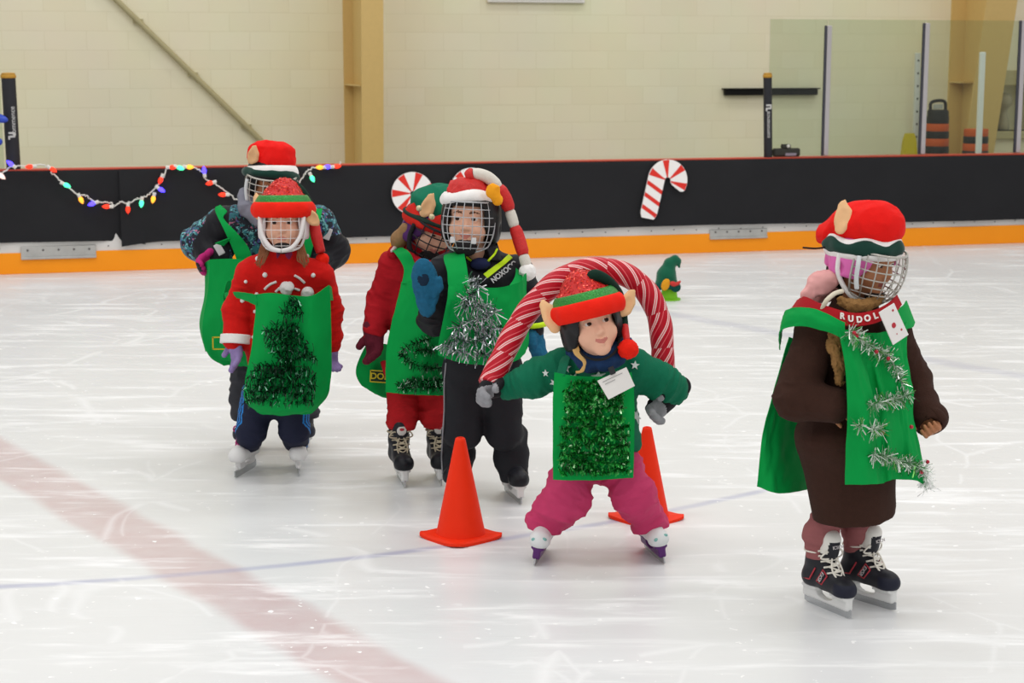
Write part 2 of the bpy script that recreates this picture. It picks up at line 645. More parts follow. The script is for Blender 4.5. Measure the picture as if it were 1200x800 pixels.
# --- ice
def ice_material():
    m = bpy.data.materials.new('ice'); m.use_nodes = True
    nt = m.node_tree; b = nt.nodes['Principled BSDF']; L = nt.links.new; N = nt.nodes.new
    tc = N('ShaderNodeTexCoord')
    sep = N('ShaderNodeSeparateXYZ'); L(tc.outputs['Object'], sep.inputs[0])
    def M(op, a, b_=None, c=None, clamp=False):
        n = N('ShaderNodeMath'); n.operation = op; n.use_clamp = clamp
        for i, x in enumerate((a, b_, c)):
            if x is None: continue
            if isinstance(x, (int, float)): n.inputs[i].default_value = x
            else: L(x, n.inputs[i])
        return n.outputs[0]
    def noise(scale, detail=3, vec=None, dist=0.0, rough=.5):
        n = N('ShaderNodeTexNoise'); n.inputs['Scale'].default_value = scale; n.inputs['Detail'].default_value = detail
        n.inputs['Distortion'].default_value = dist; n.inputs['Roughness'].default_value = rough
        L(vec if vec is not None else tc.outputs['Object'], n.inputs['Vector']); return n.outputs['Fac']
    def mapped(sc, rz=0.0):
        n = N('ShaderNodeMapping'); n.inputs['Scale'].default_value = sc; n.inputs['Rotation'].default_value = (0, 0, rz)
        L(tc.outputs['Object'], n.inputs['Vector']); return n.outputs[0]
    def band(d, half, soft):   # 1 inside |d|<half, soft edge
        n = N('ShaderNodeMapRange'); n.interpolation_type = 'SMOOTHSTEP'
        L(M('ABSOLUTE', d), n.inputs['Value'])
        n.inputs['From Min'].default_value = half - soft; n.inputs['From Max'].default_value = half + soft
        n.inputs['To Min'].default_value = 1; n.inputs['To Max'].default_value = 0
        return n.outputs[0]
    X, Y = sep.outputs[0], sep.outputs[1]
    wob = M('MULTIPLY', M('SUBTRACT', noise(3.0, 3), .5), .07)
    # red line: straight stripe painted under the ice
    a = np.array([-1.974, 6.404]); c = np.array([-.466, 4.239]); d = (c - a) / np.linalg.norm(c - a); nrm = np.array([-d[1], d[0]])
    mid = (a + np.array([-2.148, 6.992])) / 2
    ctr = float(((c + np.array([-.16, 4.239])) / 2) @ nrm)
    dr = M('SUBTRACT', M('ADD', M('MULTIPLY', X, float(nrm[0])), M('MULTIPLY', Y, float(nrm[1]))), ctr)
    red = band(M('ADD', dr, wob), .122, .035)
    # blue circle and a second blue line
    dx, dy = M('SUBTRACT', X, -2.54), M('SUBTRACT', Y, 10.37)
    rr = M('SQRT', M('ADD', M('MULTIPLY', dx, dx), M('MULTIPLY', dy, dy)))
    blue = band(M('ADD', M('SUBTRACT', rr, 5.395), M('MULTIPLY', wob, .4)), .020, .018)
    e = np.array([1.09, -1.47]); e = e / np.linalg.norm(e); n2 = np.array([-e[1], e[0]])
    d2 = M('SUBTRACT', M('ADD', M('MULTIPLY', X, float(n2[0])), M('MULTIPLY', Y, float(n2[1]))), float(np.array([2.62, 8.6]) @ n2))
    blue2 = band(M('ADD', d2, wob), .07, .05)
    # snow dust, scratches
    big = noise(1.1, 5)
    st = noise(1.0, 6, mapped((1.1, 7.5, 1), .15), .6, .62)
    st2 = noise(1.0, 5, mapped((2.2, 14, 1), -.3), 1.2, .6)
    snow = N('ShaderNodeMapRange'); snow.interpolation_type = 'SMOOTHSTEP'
    L(M('ADD', M('MULTIPLY', st, .62), M('MULTIPLY', st2, .38)), snow.inputs['Value'])
    snow.inputs['From Min'].default_value = .50; snow.inputs['From Max'].default_value = .66
    def scratch(scale, w, rz, seed):
        v = N('ShaderNodeTexVoronoi'); v.feature = 'DISTANCE_TO_EDGE'; v.inputs['Scale'].default_value = scale
        mp = N('ShaderNodeMapping'); mp.inputs['Location'].default_value = (seed, seed * .7, 0); mp.inputs['Scale'].default_value = (1, .55, 1); mp.inputs['Rotation'].default_value = (0, 0, rz)
        wv = N('ShaderNodeMix'); wv.data_type = 'VECTOR'; wv.inputs['Factor'].default_value = .22
        nz = N('ShaderNodeTexNoise'); nz.inputs['Scale'].default_value = 1.3; L(tc.outputs['Object'], nz.inputs['Vector'])
        L(tc.outputs['Object'], wv.inputs['A']); L(nz.outputs['Color'], wv.inputs['B'])
        L(wv.outputs['Result'], mp.inputs['Vector']); L(mp.outputs[0], v.inputs['Vector'])
        r = N('ShaderNodeMapRange'); L(v.outputs['Distance'], r.inputs['Value'])
        r.inputs['From Min'].default_value = 0; r.inputs['From Max'].default_value = w; r.inputs['To Min'].default_value = 1; r.inputs['To Max'].default_value = 0
        return r.outputs[0]
    sc = M('MAXIMUM', scratch(.9, .010, .5, 3.1), M('MULTIPLY', scratch(1.7, .012, -.9, 8.7), .8))
    sc = M('MULTIPLY', sc, M('GREATER_THAN', noise(2.3, 2), .50))
    speck = M('MULTIPLY', M('GREATER_THAN', noise(26, 2), .685), M('GREATER_THAN', noise(2.7, 3), .52))
    white = M('MAXIMUM', M('MAXIMUM', M('MULTIPLY', sc, .38), speck), M('MULTIPLY', snow.outputs[0], .75), clamp=True)
    def mix(f, A, B):
        n = N('ShaderNodeMix'); n.data_type = 'RGBA'
        if isinstance(f, float): n.inputs['Factor'].default_value = f
        else: L(f, n.inputs['Factor'])
        for k, x in (('A', A), ('B', B)):
            if isinstance(x, tuple): n.inputs[k].default_value = x
            else: L(x, n.inputs[k])
        return n.outputs['Result']
    base = mix(big, lin('d8d9da'), lin('e5e6e7'))
    pat = M('MULTIPLY', red, M('ADD', .30, M('MULTIPLY', noise(9, 4), .32)))
    base = mix(pat, base, lin('bd8f90'))
    fade = N('ShaderNodeMapRange'); L(X, fade.inputs['Value']); fade.inputs['From Min'].default_value = .9; fade.inputs['From Max'].default_value = 1.3; fade.inputs['To Min'].default_value = 1; fade.inputs['To Max'].default_value = 0
    base = mix(M('MULTIPLY', M('MULTIPLY', blue, fade.outputs[0]), M('MULTIPLY', noise(1.3, 2), .85)), base, lin('8a90bd'))
    base = mix(M('MULTIPLY', blue2, .30), base, lin('a4a6c2'))
    base = mix(white, base, lin('f4f4f4'))
    L(base, b.inputs['Base Color'])
    L(M('ADD', .30, M('MULTIPLY', white, .4)), b.inputs['Roughness'])
    b.inputs['Specular IOR Level'].default_value = .36
    bp = N('ShaderNodeBump'); bp.inputs['Strength'].default_value = .35; bp.inputs['Distance'].default_value = .006
    L(M('ADD', M('MULTIPLY', st2, .6), M('MULTIPLY', noise(7, 4), .5)), bp.inputs['Height'])
    L(bp.outputs['Normal'], b.inputs['Normal'])
    return m

mb = MB()
c4 = [bw(-9, 0, 0), bw(9, 0, 0), np.array([9.0, -3, 0]), np.array([-9.0, -3, 0])]
mb.raw([c + np.array([0, 0, 0]) for c in c4] + [c - Z_ * .1 for c in c4], [(0, 3, 2, 1), (4, 5, 6, 7), (0, 1, 5, 4), (1, 2, 6, 5), (2, 3, 7, 6), (3, 0, 4, 7)])
ice = mb.build('floor', ice_material(), origin=(0, 0, 0)); tag(ice, kind='structure')

WALK = 4.2
# walkway behind the boards
mb = MB()
q = [bw(-9, -.12, 0), bw(9, -.12, 0), bw(9, -WALK - .5, 0), bw(-9, -WALK - .5, 0)]
mb.raw(q + [x - Z_ * .1 for x in q], [(0, 1, 2, 3), (7, 6, 5, 4), (0, 4, 5, 1), (1, 5, 6, 2), (2, 6, 7, 3), (3, 7, 4, 0)])
tag(mb.build('floor_walkway', mat('concrete', '8f8c84', .8), origin=(0, 0, 0)), kind='structure')

# --- back wall of painted block
def block_material():
    m = bpy.data.materials.new('painted_block'); m.use_nodes = True
    nt = m.node_tree; b = nt.nodes['Principled BSDF']; L = nt.links.new; N = nt.nodes.new
    tc = N('ShaderNodeTexCoord')
    mp = N('ShaderNodeMapping'); mp.vector_type = 'POINT'; mp.inputs['Rotation'].default_value = (0, 0, -ANG)
    L(tc.outputs['Object'], mp.inputs['Vector'])
    sp_ = N('ShaderNodeSeparateXYZ'); L(mp.outputs[0], sp_.inputs[0])
    cb = N('ShaderNodeCombineXYZ'); L(sp_.outputs[0], cb.inputs[0]); L(sp_.outputs[2], cb.inputs[1])
    br = N('ShaderNodeTexBrick'); L(cb.outputs[0], br.inputs['Vector'])
    br.inputs['Scale'].default_value = 1; br.inputs['Brick Width'].default_value = .40; br.inputs['Row Height'].default_value = .1878
    br.inputs['Mortar Size'].default_value = .0045; br.inputs['Mortar Smooth'].default_value = .6; br.inputs['Bias'].default_value = 0
    br.inputs['Color1'].default_value = lin('e4ddbd'); br.inputs['Color2'].default_value = lin('e7e1c3'); br.inputs['Mortar'].default_value = lin('dfd8b7')
    n = N('ShaderNodeTexNoise'); n.inputs['Scale'].default_value = .9; n.inputs['Detail'].default_value = 5; L(tc.outputs['Object'], n.inputs['Vector'])
    mx = N('ShaderNodeMix'); mx.data_type = 'RGBA'; mx.blend_type = 'MULTIPLY'; mx.inputs['Factor'].default_value = .15
    L(br.outputs['Color'], mx.inputs['A']); L(n.outputs['Color'], mx.inputs['B'])
    mh = N('ShaderNodeHueSaturation'); mh.inputs['Saturation'].default_value = .95; mh.inputs['Value'].default_value = 1.13
    L(mx.outputs['Result'], mh.inputs['Color'])
    L(mh.outputs[0], b.inputs['Base Color'])
    b.inputs['Roughness'].default_value = .55
    bp = N('ShaderNodeBump'); bp.inputs['Strength'].default_value = .3; bp.inputs['Distance'].default_value = .005; bp.invert = True
    L(br.outputs['Fac'], bp.inputs['Height']); L(bp.outputs[0], b.inputs['Normal'])
    return m
M_block = block_material()
W_OFF = -WALK
def ws(px, py, off=0.0):
    p = on(px, py, W_OFF + off); return (p - B0) @ T_, p[2]
n0, zt = ws(1157, 100); n1, zb = ws(1215, 153)
def wb(s0, s1, z0, z1, d0, d1):
    return bw((s0 + s1) / 2, (d0 + d1) / 2, (z0 + z1) / 2), np.array([(s1 - s0) / 2, (d1 - d0) / 2, (z1 - z0) / 2])
mb = MB()
WT = .4
for (s0, s1, z0, z1) in ((-12, n0, 0, 7), (n0, n1, 0, zb), (n0, n1, zt, 7), (n1, 14, 0, 7)):
    c, h = wb(s0, s1, z0, z1, W_OFF, W_OFF - WT); h = np.abs(h); mb.box(c, h, RB)
c, h = wb(n0 - .1, n1 + .1, zb - .1, zt + .1, W_OFF - .34, W_OFF - WT + .001); mb.box(c, np.abs(h), RB)
tag(mb.build('wall_back', M_block, origin=(0, 0, 0)), kind='structure')
mb = MB()
c, h = wb(n0 - .05, n1 + .05, zt, zt + .17, W_OFF + .04, W_OFF - .05); mb.box(c, np.abs(h), RB, bev=.008)
c, h = wb(n0 - .05, n1 + .05, zb - .09, zb, W_OFF + .08, W_OFF - .3); mb.box(c, np.abs(h), RB, bev=.008)
tag(mb.build('trim_1', mat('niche_trim', 'b9ae86', .6)), kind='structure')
# pale ornament standing on the niche ledge
s_, z_ = ws(1181, 150)
b_ = bw(s_, W_OFF - .10, zb)
o = tag(MB().lathe([(.055, 0), (.07, .02), (.06, .10), (.045, .17), (.035, .23), (.05, .26), (.085, .30), (.09, .36), (.07, .41), (.03, .43)], b_, n=24).build('ornament', mat('pale_ornament', 'a89f86', .6), smooth=True),
        'pale rounded ornament standing on the wall niche ledge at far right', 'ornament')
s_, z_ = ws(1163, 150)
b_ = bw(s_ + .02, W_OFF + .0, zb)
mbx = MB(); mbx.lathe([(.03, 0), (.034, .02), (.022, .05), (.03, .07), (.012, .09)], b_, n=16)
tag(mbx.build('ornament', mat('red_small', 'a8402c', .6), smooth=True), 'tiny red ornament at the near end of the niche ledge', 'ornament')

# --- steel frame columns
M_col = mat('column_tan', 'd6b776', .5, var=.05)
def column(name, sL, wf, top, bot, label):
    mb = MB(); H = 7.0; tf = .025
    def P3(s, off, z): return bw(s, W_OFF + off, z)
    def slab(s0, s1, oa_b, ob_b, oa_t, ob_t):
        v = [P3(s, o, z) for z, (oa, ob) in ((0, (oa_b, ob_b)), (H, (oa_t, ob_t))) for s in (s0, s1) for o in (oa, ob)]
        mb.raw(v, [(0, 1, 3, 2), (4, 6, 7, 5), (0, 4, 5, 1), (2, 3, 7, 6), (0, 2, 6, 4), (1, 5, 7, 3)])
    slab(sL, sL + wf, bot - tf, bot, top - tf, top)             # front flange
    slab(sL, sL + wf, 0, tf, 0, tf)                             # back flange
    slab(sL + wf / 2 - .012, sL + wf / 2 + .012, tf, bot - tf, tf, top - tf)    # web
    for z in (1.35, 3.6):                                       # stiffener plates
        c = bw(sL + wf / 2, W_OFF + bot / 2, z); mb.box(c, (wf / 2 * .96, bot / 2 - tf, .008), RB)
    return tag(mb.build(name, M_col), kind='structure')
def col_at(px, off):  # along-wall coordinate seen at px on a plane off in front of the wall
    p = on(px, 150, W_OFF + off); return (p - B0) @ T_
column('column_left', col_at(424.5, 1.05), (col_at(450, 1.05) - col_at(424.5, 1.05)), 1.35, .98, '')
sr = col_at(1131, .42); column('column_right', sr, col_at(1166, .42) - sr, 1.75, .30, '')

# conduit and wall sign
a, b = on(118, -18, W_OFF + .05), on(330, 188, W_OFF + .05)
mb = MB(); mb.tube([a, b], .028, 12)
for t in (.2, .5, .8):
    p = a + (b - a) * t; mb.box(p - N_ * .03, (.05, .03, .02), RB)
tag(mb.build('conduit', mat('conduit', 'b3aa84', .5), smooth=True, flat_angle=40), 'long tan conduit running diagonally down the left block wall', 'conduit')
s0, z0 = ws(570, 3); s1, _ = ws(684, 3)
c, h = wb(s0, s1, z0, z0 + .45, W_OFF, W_OFF + .05); 
mb = MB(); mb.box(c, np.abs(h), RB, bev=.008)
c2, h2 = wb(s0 + .03, s1 - .03, z0 + .03, z0 + .42, W_OFF + .045, W_OFF + .056); mb.box(c2, np.abs(h2), RB)
tag(mb.build('wall_panel', mat('white_sign', 'e9e8e2', .4, var=.02)), 'white framed panel high on the block wall, only its bottom edge in view', 'panel')

# black bar on the wall
s0, zc = ws(850, 108, .06); s1, zc2 = ws(958, 105, .06)
mb = MB(); c, h = wb(s0, s1, zc - .035, zc + .035, W_OFF + .004, W_OFF + .075); mb.box(c, np.abs(h), RB, bev=.006)
c, h = wb(s0 - .02, s1 + .02, zc + .03, zc + .042, W_OFF + .004, W_OFF + .095); mb.box(c, np.abs(h), RB)
tag(mb.build('wall_bar', mat('black_steel', '121110', .7)), 'black horizontal bar fixed to the block wall behind the black post', 'bar')

# --- boards
BH = .785
M_white = mat('board_white', 'd8d6d2', .35, var=.05, vscale=8)
mb = MB(); mb.box(bw(0, -.06, BH / 2 - .004), (9, .06, BH / 2 - .004), RB)
boards = tag(mb.build('wall_boards', M_white), kind='structure')
M_or = mat('kick_orange', 'ff9a18', .4, var=.04, vscale=6)
mb = MB(); mb.box(bw(0, .004, .08), (9, .006, .08), RB, bev=.003); mb.build('kick_strip', M_or, boards)
mb = MB(); mb.box(bw(0, -.055, BH - .003), (9, .072, .006), RB, bev=.003); mb.build('cap_rail', mat('cap_red', 'bb4a38', .5), boards)
mb = MB()
for k in range(60):
    s = -6 + k * .2
    mb.lathe([(.006, 0), (.005, .003), (.0, .004)], bw(s, .0005, .195 + .006 * (k % 2)), axis=N_, n=8)
mb.build('screw', mat('screw_grey', '6d6a68', .4, metal=.6), boards)['kind'] = 'stuff'
M_alu = mat('worn_aluminium', 'b9b8b4', .45, metal=.5, var=.2, vscale=14)
def plate(x0, x1, y0, y1):
    p0, p1 = on(x0, y0, .016), on(x1, y1, .016)
    sa, sb = (p0 - B0) @ T_, (p1 - B0) @ T_
    za, zb_ = on((x0 + x1) / 2, y1, .016)[2], on((x0 + x1) / 2, y0, .016)[2]
    mb = MB(); c, h = wb(sa, sb, za, zb_, .0, .016); mb.box(c, np.abs(h), RB, bev=.003)
    c, h = wb(sa, sb, za, za + .018, .014, .030); mb.box(c, np.abs(h), RB, bev=.003)
    pl = mb.build('metal_plate', M_alu, boards)
    mb = MB()
    for s in np.linspace(sa + .05, sb - .05, 5): mb.lathe([(.009, 0), (.008, .004), (0, .005)], bw(s, .016, (za + zb_) / 2 + .02), axis=N_, n=10)
    mb.build('bolt', mat('screw_grey', '6d6a68'), pl)
plate(24, 113, 288, 303); plate(832, 899, 268.5, 279.5)

# --- black drape over the boards
M_drape = mat('black_cloth', '29292b', .9, var=.12, vscale=3, bump=.25, bscale=60, spec=.1)
def drape(s0, s1, zlo, label, seed, droop, off=.028):
    n = int((s1 - s0) / .22) + 2
    ss = np.linspace(s0, s1, n)
    rows = []
    for f in (0, .04, .3, .6, .85, 1.0):
        row = []
        for i, s in enumerate(ss):
            e = min(s - s0, s1 - s) / .35
            wav = .010 * math.sin(s * 9 + seed) * f + (.02 * f * math.sin(s * 21 + seed) if e < 1 else 0)
            z = BH - .008 - (BH - .008 - zlo(s)) * f - (droop(s) * f if droop else 0)
            row.append(bw(s, off + wav + (0 if f > 0 else -.006), z))
        rows.append(row)
    ob, g, nn = sheet('drape', rows, M_drape, None, 4, 5, .004, .004, (30, 3), seed)
    tag(ob, label, 'drape', 'black drapes over the boards')
    return ob
sA = (on(150, 240) - B0) @ T_
drape(-8.6, sA + .12, lambda s: .243 - .014 * (s + 4.2) / 2 * (s > -8), 'black cloth drape over the boards left of the seam', 1.0, lambda s: .05 * math.exp(-((s - sA - .05) / .10) ** 2), .024)
drape(sA - .06, 7.5, lambda s: .225 + .012 * math.sin(s * 1.1), 'long black cloth drape over the boards right of the seam', 2.3, lambda s: .05 * math.exp(-((s - sA) / .12) ** 2), .042)

# --- candy canes on the drape
M_cane_w, M_cane_r = mat('cane_white', 'f3efec', .5, var=.02), mat('cane_red', 'e0342a', .5, var=.04)
def candy_cane(px_leg_bot, px_leg_top, px_tip, label, w=.165, off=.088, n_str=7, arc=1.12):
    """flat cut-out candy cane: a real 12 mm thick board"""
    a, b, t = on(*px_leg_bot, off), on(*px_leg_top, off), on(*px_tip, off)
    def uv(p): return np.array([(p - B0) @ T_, p[2]])
    a2, b2, t2 = uv(a), uv(b), uv(t)
    ctr = (b2 + t2) / 2; r = np.linalg.norm(b2 - t2) / 2
    a0 = math.atan2(*(b2 - ctr)[::-1]); sgn = -1 if (t2 - b2)[0] > 0 else 1
    path = [a2 + (b2 - a2) * k for k in np.linspace(0, 1, 14)] + [ctr + r * np.array([math.cos(a0 + sgn * x), math.sin(a0 + sgn * x)]) for x in np.linspace(0, PI * arc, 36)[1:]]
    path = np.array(path); tg = np.gradient(path, axis=0); tg /= np.linalg.norm(tg, axis=1)[:, None]; nn = np.stack([-tg[:, 1], tg[:, 0]], 1)
    W = np.full(len(path), w / 2); W = np.minimum(W, r * .80)
    for k, f in ((0, .72), (1, .93), (-1, .60), (-2, .88)): W[k] *= f
    L_, R_ = path + nn * W[:, None], path - nn * W[:, None]
    def w3(q, o): return bw(q[0], o, q[1])
    mb = MB()
    out = [w3(q, off) for q in L_] + [w3(q, off) for q in R_[::-1]]
    n = len(path)
    front = [w3(q, off) for q in L_] + [w3(q, off) for q in R_]
    back = [w3(q, off - .012) for q in L_] + [w3(q, off - .012) for q in R_]
    F = []
    for i in range(n - 1):
        F += [(i, n + i, n + i + 1, i + 1), (2 * n + i, 2 * n + i + 1, 3 * n + i + 1, 3 * n + i), (i, i + 1, 2 * n + i + 1, 2 * n + i), (n + i + 1, n + i, 3 * n + i, 3 * n + i + 1)]
    F += [(0, 2 * n, 3 * n, n), (n - 1, 2 * n - 1, 4 * n - 1, 3 * n - 1)]
    mb.raw(front + back, F)
    cane = tag(mb.build('candy_cane', M_cane_w), label, 'candy cane decoration')
    # stripes: slanted red bands lying on the face
    cum = np.concatenate([[0], np.cumsum(np.linalg.norm(np.diff(path, axis=0), axis=1))])
    def at(s):
        s = np.clip(s, 0, cum[-1]); i = min(np.searchsorted(cum, s, 'right') - 1, n - 2); f = (s - cum[i]) / (cum[i + 1] - cum[i])
        return path[i] * (1 - f) + path[i + 1] * f, nn[i] * (1 - f) + nn[i + 1] * f, W[i] * (1 - f) + W[i + 1] * f
    mb = MB()
    for k in range(n_str):
        s0 = cum[-1] * (k + .62) / n_str
        lt, ri = [], []
        for x in np.linspace(-1, 1, 7):
            sk = x * .030 * sgn * -1 * max(0, min(1, (np.linalg.norm(b2 - a2) + .02 - s0) / .06))
            for dst, dlt in ((lt, -.017), (ri, .017)):
                p, nv, wv = at(s0 + sk + dlt); dst.append(w3(p + nv * wv * x * .995, off + .0015))
        v = lt + ri
        mb.raw(v, [(i, i + 1, 8 + i, 7 + i) for i in range(6)])
    mb.build('stripe', M_cane_r, cane)
    return cane
candy_cane((759, 256), (770, 207), (795, 216), 'striped candy cane cut-out on the drape right of the girl with the hoop', w=.145)
candy_cane((500, 282), (497, 225), (470, 228), 'striped candy cane cut-out on the drape behind the green elf hat', w=.16, n_str=9, arc=1.38)
candy_cane((537, 284), (539, 221), (566, 222), 'striped candy cane cut-out on the drape behind the santa hat boy', w=.15)

# --- string lights
def light_mat(name, c, e):
    m = mat(name, c, .3, var=0, emit=e); return m
BC = {'r': light_mat('bulb_red', 'ff3a22', 1.1), 'g': light_mat('bulb_green', '4dffb0', 1.6), 'o': light_mat('bulb_orange', 'ffa030', 1.7), 'b': light_mat('bulb_blue', '4a3cff', 3.2), 'w': light_mat('bulb_pale', 'ffd8cc', .8)}
M_wire = mat('white_wire', 'dcd9d2', .5, var=0)
OFFL = .075
def string_light(wire, bulbs, label):
    pts = smooth_path([on(x, y, OFFL) for x, y in wire], 6)
    r = root('string_lights', pts[0])
    tag(r, label, 'string lights', 'coloured string lights')
    jit = RNG.normal(size=pts.shape) * .004
    MB().tube(pts + jit, .0055, 6).build('wire', M_wire, r, smooth=True)
    for (x, y, c, dx, dy) in bulbs:
        p = on(x, y, OFFL + .012); q = on(x + dx * 5, y + dy * 5, OFFL + .012); d = (q - p) / np.linalg.norm(q - p)
        mb = MB(); k = .0078
        mb.lathe([(.012, -.030), (.014, -.026), (.013, .0)], p - d * .008, axis=d, n=12)
        mb.box(p - d * .018 + N_ * .01, (.004, .012, .004), None)
        so = mb.build('socket', M_wire, r, smooth=True, flat_angle=40)
        mb = MB(); mb.lathe([(.011, 0), (.0165, .012), (.018, .022), (.014, .038), (.007, .05), (.001, .056)], p - d * .008, axis=d, n=14)
        mb.build('bulb', BC[c], r, smooth=True)
string_light([(-12, 208), (0, 203), (8, 199), (15, 195), (35, 193.5), (50, 193), (58, 196), (62, 203), (71, 212), (78, 217), (91, 228), (100, 229), (107, 233), (113, 237), (121, 236.5), (130, 238), (134, 241), (142, 236.5), (150, 238), (160, 233), (167, 232), (176, 226), (184, 218), (191, 210), (196, 196), (206, 195.5), (220, 195.5), (232, 197.5), (239, 203), (240, 209), (252, 215), (266, 225), (278, 234), (292, 240)],
    [(14, 193, 'b', -.9, -.7), (37, 195, 'r', -1, .1), (60, 197.5, 'r', .5, .3), (0, 205, 'w', .4, .3), (76, 216, 'g', 1, .5), (94, 232, 'o', .5, 1), (110, 238, 'b', -1, .35), (127, 242, 'r', -1, 0), (150, 243, 'r', 0, 1), (166, 236, 'g', -.1, 1), (180, 231, 'o', -.2, 1), (187, 221, 'b', 1, .6), (189, 209, 'r', -.4, 1), (200, 196, 'r', 1, 0), (209, 196, 'g', .6, .2), (220, 195.5, 'o', 1, .05), (239.5, 202, 'b', -.1, -1), (248, 214, 'r', -1, .25), (263, 228, 'r', -1, 0)],
    'coloured string lights looped along the drape left of the patterned-jacket child')
string_light([(330, 232), (338, 226), (346, 219), (352, 212), (357, 204), (363, 198.5), (374, 196), (386, 195.5), (396, 194), (400, 190)],
    [(346, 214, 'r', 0, -1), (365, 207, 'g', .5, 1), (377, 196, 'o', -1, 0), (386, 195.5, 'b', -.7, 0), (393, 195, 'r', 1, -.1)],
    'short end of coloured string lights at the drape top right of the patterned-jacket child')

# --- black wrapped posts on the boards
M_pad, M_padcap = mat('black_vinyl', '2a2a2e', .45), mat('orange_cap', 'b98a35', .6)
def pad_post(b_px, t_px, r, label, text_up, txt_y, offp=-.06):
    off = offp
    b0 = on(b_px[0], b_px[1], off); b0[2] = BH
    t0 = on(*t_px, off); ax = (t0 - b0); L = np.linalg.norm(ax); ax /= L
    mb = MB(); mb.lathe([(r * .98, 0), (r, .01), (r, L * .5), (r, L - .02), (r * .98, L - .004), (r * .5, L)], b0, axis=ax, n=28)
    o = tag(mb.build('black_post', M_pad, smooth=True, flat_angle=40), label, 'post')
    mb = MB(); mb.lathe([(r * 1.06, L - .035), (r * 1.10, L - .02), (r * .9, L + .004), (r * .2, L + .006)], b0, axis=ax, n=24)
    mb.build('end_cap', M_padcap, o, smooth=True)
    # lettering runs along the post on its face
    ctr = on(*txt_y[0], off + r + .003)
    text_mesh('lettering', 'commence', .05, ctr, ax * text_up, np.cross(N_, ax * text_up), mat('pad_white', 'c9c7c4', .5, var=0), o)
    c2 = on(*txt_y[1], off + r + .004)
    mb = MB()
    for (u, v, hu, hv) in ((0, 0, .024, .007), (.0, .026, .024, .007), (-.018, .012, .007, .018), (.02, -.008, .007, .014)):
        mb.box(c2 + np.cross(N_, ax) * u + ax * v, (hu, .003, hv), RB, bev=.002)
    mb.build('emblem', mat('pad_white', 'c9c7c4'), o)
    return o
pad_post((16, 197), (9.5, 86), .052, 'black upright post with orange top at the far left of the boards', 1, ((15.4, 142), (14.0, 160)))
pad_post((900, 188), (899.5, 86), .036, 'black upright post with orange top in front of the wall bar', 1, ((900.3, 146), (901, 127)), -.042)

# blue ornament at the left edge
mb = MB(); c = on(-3, 138, .05)
o = root('blue_ornament', c); tag(o, 'shiny blue ornament at the left picture edge hanging against the black post', 'ornament')
sculpt('ornament_body', ell(c, (.08, .04, .033), rot('y', .25)), mat('blue_foil', '1440b4', .3, spec=.6), o, .006)
sculpt('ornament_body', ell(on(-5, 166, .05), (.05, .04, .035)), mat('blue_foil', '1440b4'), o, .006)
MB().tube([c, on(-5, 166, .05)], .004).build('ribbon', mat('blue_foil', '1440b4'), o)

# black box on the cap rail
o = root('black_case', on(921, 187, -.06)); tag(o, 'small dark case with a handle on the boards beside the black post', 'case')
z0 = BH + .007; s0 = (on(905, 187, -.06) - B0) @ T_; s1 = (on(936, 187, -.06) - B0) @ T_
mb = MB(); mb.box(bw((s0 + s1) / 2, -.050, z0 + .035), ((s1 - s0) / 2, .026, .035), RB, bev=.012); mb.build('case_body', mat('dark_case', '35342f', .5), o)
mb = MB(); mb.box(bw((s0 + s1) / 2 - .005, -.05, z0 + .086), (.04, .022, .018), RB, bev=.008); mb.build('lamp_housing', mat('dark_case', '35342f'), o)
MB().lathe([(.014, 0), (.016, .006), (.004, .01)], bw((s0 + s1) / 2 + .008, -.029, z0 + .088), axis=N_, n=14).build('lens', mat('lens_pale', 'c9c8be', .2), o, smooth=True)
MB().box(bw((s0 + s1) / 2 + .03, -.022, z0 + .018), (.05, .004, .012), RB, bev=.002).build('nameplate', mat('mauve_plate', '8d8490', .4), o)

# --- glass behind the boards
def glass_material():
    m = bpy.data.materials.new('shield_glass'); m.use_nodes = True
    nt = m.node_tree; nt.nodes.remove(nt.nodes['Principled BSDF']); L = nt.links.new; N = nt.nodes.new
    tr = N('ShaderNodeBsdfTransparent'); tr.inputs['Color'].default_value = (.862, .905, .845, 1)
    gl = N('ShaderNodeBsdfGlossy'); gl.inputs['Roughness'].default_value = .04
    fr = N('ShaderNodeFresnel'); fr.inputs['IOR'].default_value = 1.35
    mx = N('ShaderNodeMixShader'); L(fr.outputs[0], mx.inputs[0]); L(tr.outputs[0], mx.inputs[1]); L(gl.outputs[0], mx.inputs[2])
    L(mx.outputs[0], nt.nodes['Material Output'].inputs[0])
    return m
M_glass = glass_material()
M_post = mat('post_alu', 'b4afb0', .35, metal=.35, var=.05)
GO = -.09
def sx(px, py=150, off=GO): return (on(px, py, off) - B0) @ T_
post_px = [968, 1082, 1194]
gz = on(1000, 23, GO)[2]
edges = [900.5, 968, 1082, 1194, 1300]
gs = root('glass_shield', bw(sx(968, 100), GO, BH)); tag(gs, 'run of clear glass panes and grey metal posts on the boards at upper right', 'glass shield')
for i in range(4):
    a, b = sx(edges[i], 100), sx(edges[i + 1], 100)
    mb = MB(); c, h = wb(a + .004, b - .004, BH + .008, gz, GO - .006, GO + .006); mb.box(c, np.abs(h), RB, bev=.001)
    mb.build('pane', M_glass, gs)
for i, px in enumerate(post_px):
    s = sx(px, 100); zt_ = on(px, 30 - 3 * i, GO)[2]
    mb = MB(); c, h = wb(s - .020, s + .020, BH + .008, zt_, GO + .009, GO + .045); mb.box(c, np.abs(h), RB, bev=.004)
    po = mb.build('post', M_post, gs)
    mb = MB(); c, h = wb(s - .036, s - .021, BH + .008, zt_, GO + .009, GO + .035); mb.box(c, np.abs(h), RB, bev=.003); mb.build('gasket', mat('dark_gasket', '43444c', .6), po)
